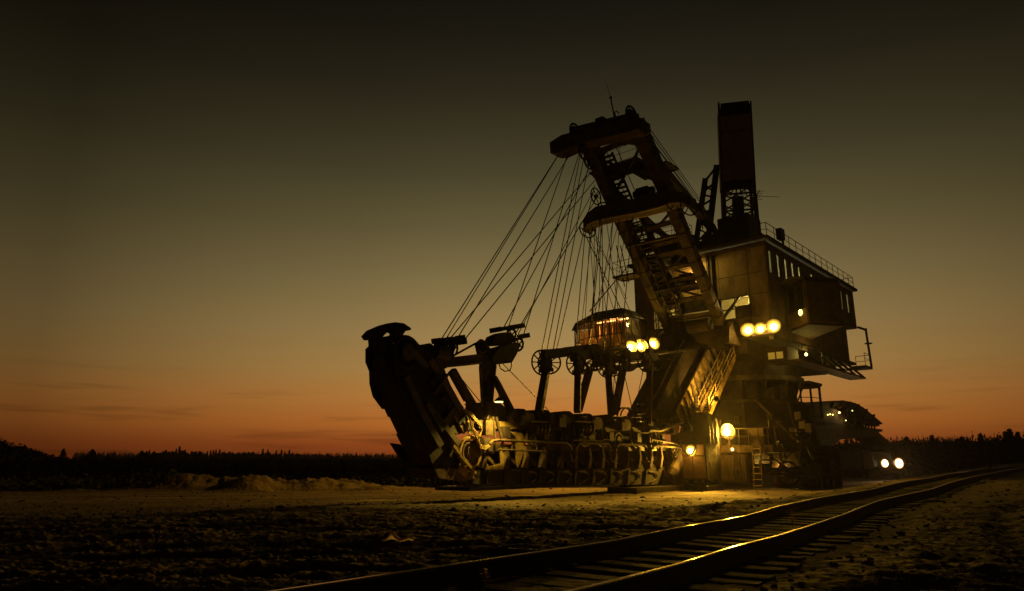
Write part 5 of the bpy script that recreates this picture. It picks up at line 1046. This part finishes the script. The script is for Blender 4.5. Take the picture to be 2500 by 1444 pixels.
for s in (-1, 1):
    c_ = V(1.84, s*.82, 1.62); h_ = TP('headlight', MB().tube([c_-X1*.15, c_, c_+X1*.03], [.12, .2, .21], 14), DARK); r_ = .42 if s > 0 else .34
    TP('lens', MB().tube([c_+X1*.03, c_+X1*.07, c_+X1*.09], [r_, r_*.9, r_*.35], 14), LENSW, h_); TP('halo_ring', MB().ring(c_+X1*.02, X1, r_*1.12, r_*.18, 20, 6), HALOW, h_, smooth=True)  # outer ring emits to give the headlight's bloom
    lamp('SPOT', 'headlight_beam', c_+X1*.15, 1500 if s > 0 else 1000, (1, .5, .16), TR, .12, V(1, 0, -.04).lerp(V(math.cos(.55), -math.sin(.55), -.04), 1), 60, .8)
# person standing on the track, seen as a dark figure
d = 73; px0 = 2414; x, y = at_az(px0, d); zf = gh(x, y)
PR = empty('person', (x, y, zf), math.radians(200)); tag(PR, 'person in dark coat and trousers standing at the far end of the track', 'person')
def skin(name, verts, edges_, rad_, m, parent, root=0):
    me = bpy.data.meshes.new(name); me.from_pydata(verts, edges_, []); o = bpy.data.objects.new(name, me); C.objects.link(o); o.parent = parent; me.materials.append(m)
    md = o.modifiers.new('skin', 'SKIN'); sk = me.skin_vertices[0].data
    for i, r in enumerate(rad_): sk[i].radius = (r, r) if not isinstance(r, tuple) else r
    sk[root].use_root = True; md.use_smooth_shade = True; s = o.modifiers.new('sub', 'SUBSURF'); s.levels = 1; s.render_levels = 2; return o
CLOTH = mat('dark_cloth', (.035, .03, .028), .95, 0, .2, 9, .3); SKINM = mat('skin', (.35, .2, .13), .6, 0, .1, 5, 0)
vv = [(0, 0, .92), (0, 0, 1.15), (0, 0, 1.38), (0, .01, 1.48), (0, .02, 1.56), (0, .02, 1.68),
      (-.1, 0, .88), (-.12, .0, .48), (-.13, -.02, .09), (-.14, .13, .04), (.1, 0, .88), (.13, .03, .48), (.15, .0, .09), (.16, .15, .04),
      (-.19, 0, 1.4), (-.25, -.01, 1.12), (-.27, .04, .88), (-.27, .06, .8), (.19, 0, 1.4), (.25, -.01, 1.12), (.27, .05, .88), (.27, .07, .8)]
ee = [(0, 1), (1, 2), (2, 3), (3, 4), (4, 5), (0, 6), (6, 7), (7, 8), (8, 9), (0, 10), (10, 11), (11, 12), (12, 13), (2, 14), (14, 15), (15, 16), (16, 17), (2, 18), (18, 19), (19, 20), (20, 21)]
rr_ = [(.17, .12), (.15, .11), (.18, .11), .06, .09, .085, .1, .07, .05, .04, .1, .07, .05, .04, .07, .05, .04, .035, .07, .05, .04, .035]
skin('body', vv, ee, rr_, CLOTH, PR)
MB().tube([(0, .02, 1.62), (0, .02, 1.7), (0, .02, 1.77), (0, .02, 1.8)], [.115, .12, .09, .03], 12).build('hair', CLOTH, PR, smooth=True)
MB().tube([(0, 0, .78), (0, 0, .95), (0, 0, 1.2), (0, 0, 1.42), (0, 0, 1.5)], [.25, .21, .2, .21, .09], 14).build('coat', CLOTH, PR, smooth=True)
# foreground bits ------------------------------------------------------------
def gpt(px, py, z):
    r = ray(px, py); a = (z-1.0)/r[2]; return Vector(tuple(float(v) for v in CAM+a*r))
def on_ground(px, py):
    z = -.2
    for _ in range(12): p = gpt(px, py, z); z = .5*z+.5*gh(p.x, p.y)
    return gpt(px, py, z)
p = on_ground(972, 1328)
mb = MB(); nx, ny = 14, 7; q = []
for j in range(ny):
    for i in range(nx):
        a = i/(nx-1); b = j/(ny-1); hgt_ = .05+.1*math.exp(-((a-.3)/.14)**2)+.05*math.exp(-((a-.85)/.1)**2)+.02
        q.append((p.x+(a-.5)*.42+.02*math.sin(b*5), p.y+(b-.5)*.16, p.z+hgt_*(.5+.5*math.sin(b*3.1+.4))+random.uniform(-.006, .006)))
mb.add(q, [(j*nx+i, j*nx+i+1, (j+1)*nx+i+1, (j+1)*nx+i) for j in range(ny-1) for i in range(nx-1)]); o = mb.build('crumpled_paper', PAPER)
tag(o, 'pale crumpled scrap of paper lying on the bare soil left of the track', 'litter')
def weed(px, py, h, nl, lw, label, spread=.5, z=None, leaf=.05):
    p = on_ground(px, py); root = empty('weed', p); tag(root, label, 'weed'); r_ = random.Random(int(px))
    for k in range(nl):
        a = r_.random()*6.28; t = spread*r_.random(); st = [Vector((0, 0, 0))]
        for i in range(1, 6): st.append(Vector((math.cos(a)*t*h*(i/5)**1.5, math.sin(a)*t*h*(i/5)**1.5, h*(.6+.4*r_.random())*i/5 if i == 5 else h*.8*i/5)))
        s_ = MB().tube(st, [.004, .004, .003, .003, .002, .001], 5).build('stem', DRY, root)
        for i in range(2, 6):
            c = st[i]; b = r_.random()*6.28; ll = leaf*(.6+.7*r_.random()); dv = Vector((math.cos(b), math.sin(b), .5)).normalized(); sd = dv.cross(Z1).normalized()*ll*lw
            MB().add([c, c+dv*ll*.45+sd, c+dv*ll, c+dv*ll*.45-sd+Z1*.004], [(0, 1, 2, 3)]).build('leaf', DRY, s_)
weed(1185, 1436, .16, 5, .35, 'small leafy weed with pale yellow leaves between the rails nearest the camera', .7, leaf=.05)
weed(1935, 1290, .42, 7, .1, 'thin dry weed standing between the rails beside the visible sleepers', .4)
weed(1788, 1262, .3, 6, .1, 'dry wispy weed just left of the far rail where it bends', .4)
weed(378, 1330, .28, 2, .08, 'bent dry twig standing alone on the dark soil at lower left', .9)
weed(240, 1206, .7, 6, .1, 'dry stalk at the back edge of the lit strip at far left', .25)
# stones and clods scattered on the soil
def rock_mesh(seed):
    import bmesh
    b = bmesh.new(); bmesh.ops.create_icosphere(b, subdivisions=1, radius=1); r_ = random.Random(seed)
    for v in b.verts: v.co *= r_.uniform(.7, 1.2); v.co.z *= .6
    me = bpy.data.meshes.new('clod'); b.to_mesh(me); b.free(); return me
vs = []; fs = []; base = [rock_mesh(k) for k in range(5)]; base = [([tuple(v.co) for v in m.vertices], [tuple(p.vertices) for p in m.polygons]) for m in base]
cnt = 5200; dd = 2.2*np.exp(rng.uniform(0, 1, cnt)*math.log(45/2.2)); aa = np.radians(rng.uniform(-40, 40, cnt)); CX_ = dd*np.sin(aa); CY_ = dd*np.cos(aa); CZ_ = ground_h(CX_, CY_); sg, _ = track_s(CX_, CY_)
acc = []; rdm_ = lit_road_mask(CX_, CY_)
for i in range(cnt):
    if rdm_[i] > .4 and rng.random() < .6: continue
    if abs(sg[i]) < 1.0 and rng.random() < .6: continue
    v, f = base[i % 5]; s = float(rng.uniform(.008, .03)*(1+dd[i]/16)*(2.0 if rng.random() < .04 else 1)); c, sn = math.cos(i), math.sin(i); v = np.array(v)*s
    v = np.stack([v[:, 0]*c-v[:, 1]*sn, v[:, 0]*sn+v[:, 1]*c, v[:, 2]], 1)+[CX_[i], CY_[i], CZ_[i]+s*.1]; acc.append(v[np.array(f)])
tag(tri_obj('clods', np.concatenate(acc), GROUND), 'loose clods and stones strewn over the bare soil', 'clods', kind='stuff')
# ---- dusty evening air
bpy.context.view_layer.update()
hz = MB().box(-420, 420, -12, 720, -3.5, 36).build('haze', bpy.data.materials.new('haze_air')); hm = hz.data.materials[0]; hm.use_nodes = True; ht = hm.node_tree; ht.nodes.clear()
ho = N(ht, 'ShaderNodeOutputMaterial'); hv = N(ht, 'ShaderNodeVolumePrincipled'); ht.links.new(hv.outputs[0], ho.inputs['Volume'])
hv.inputs['Density'].default_value = HAZE = .00011; hv.inputs['Color'].default_value = (.9, .88, .82, 1); hv.inputs['Anisotropy'].default_value = .85
tag(hz, 'thin dusty evening air', 'haze', kind='stuff')
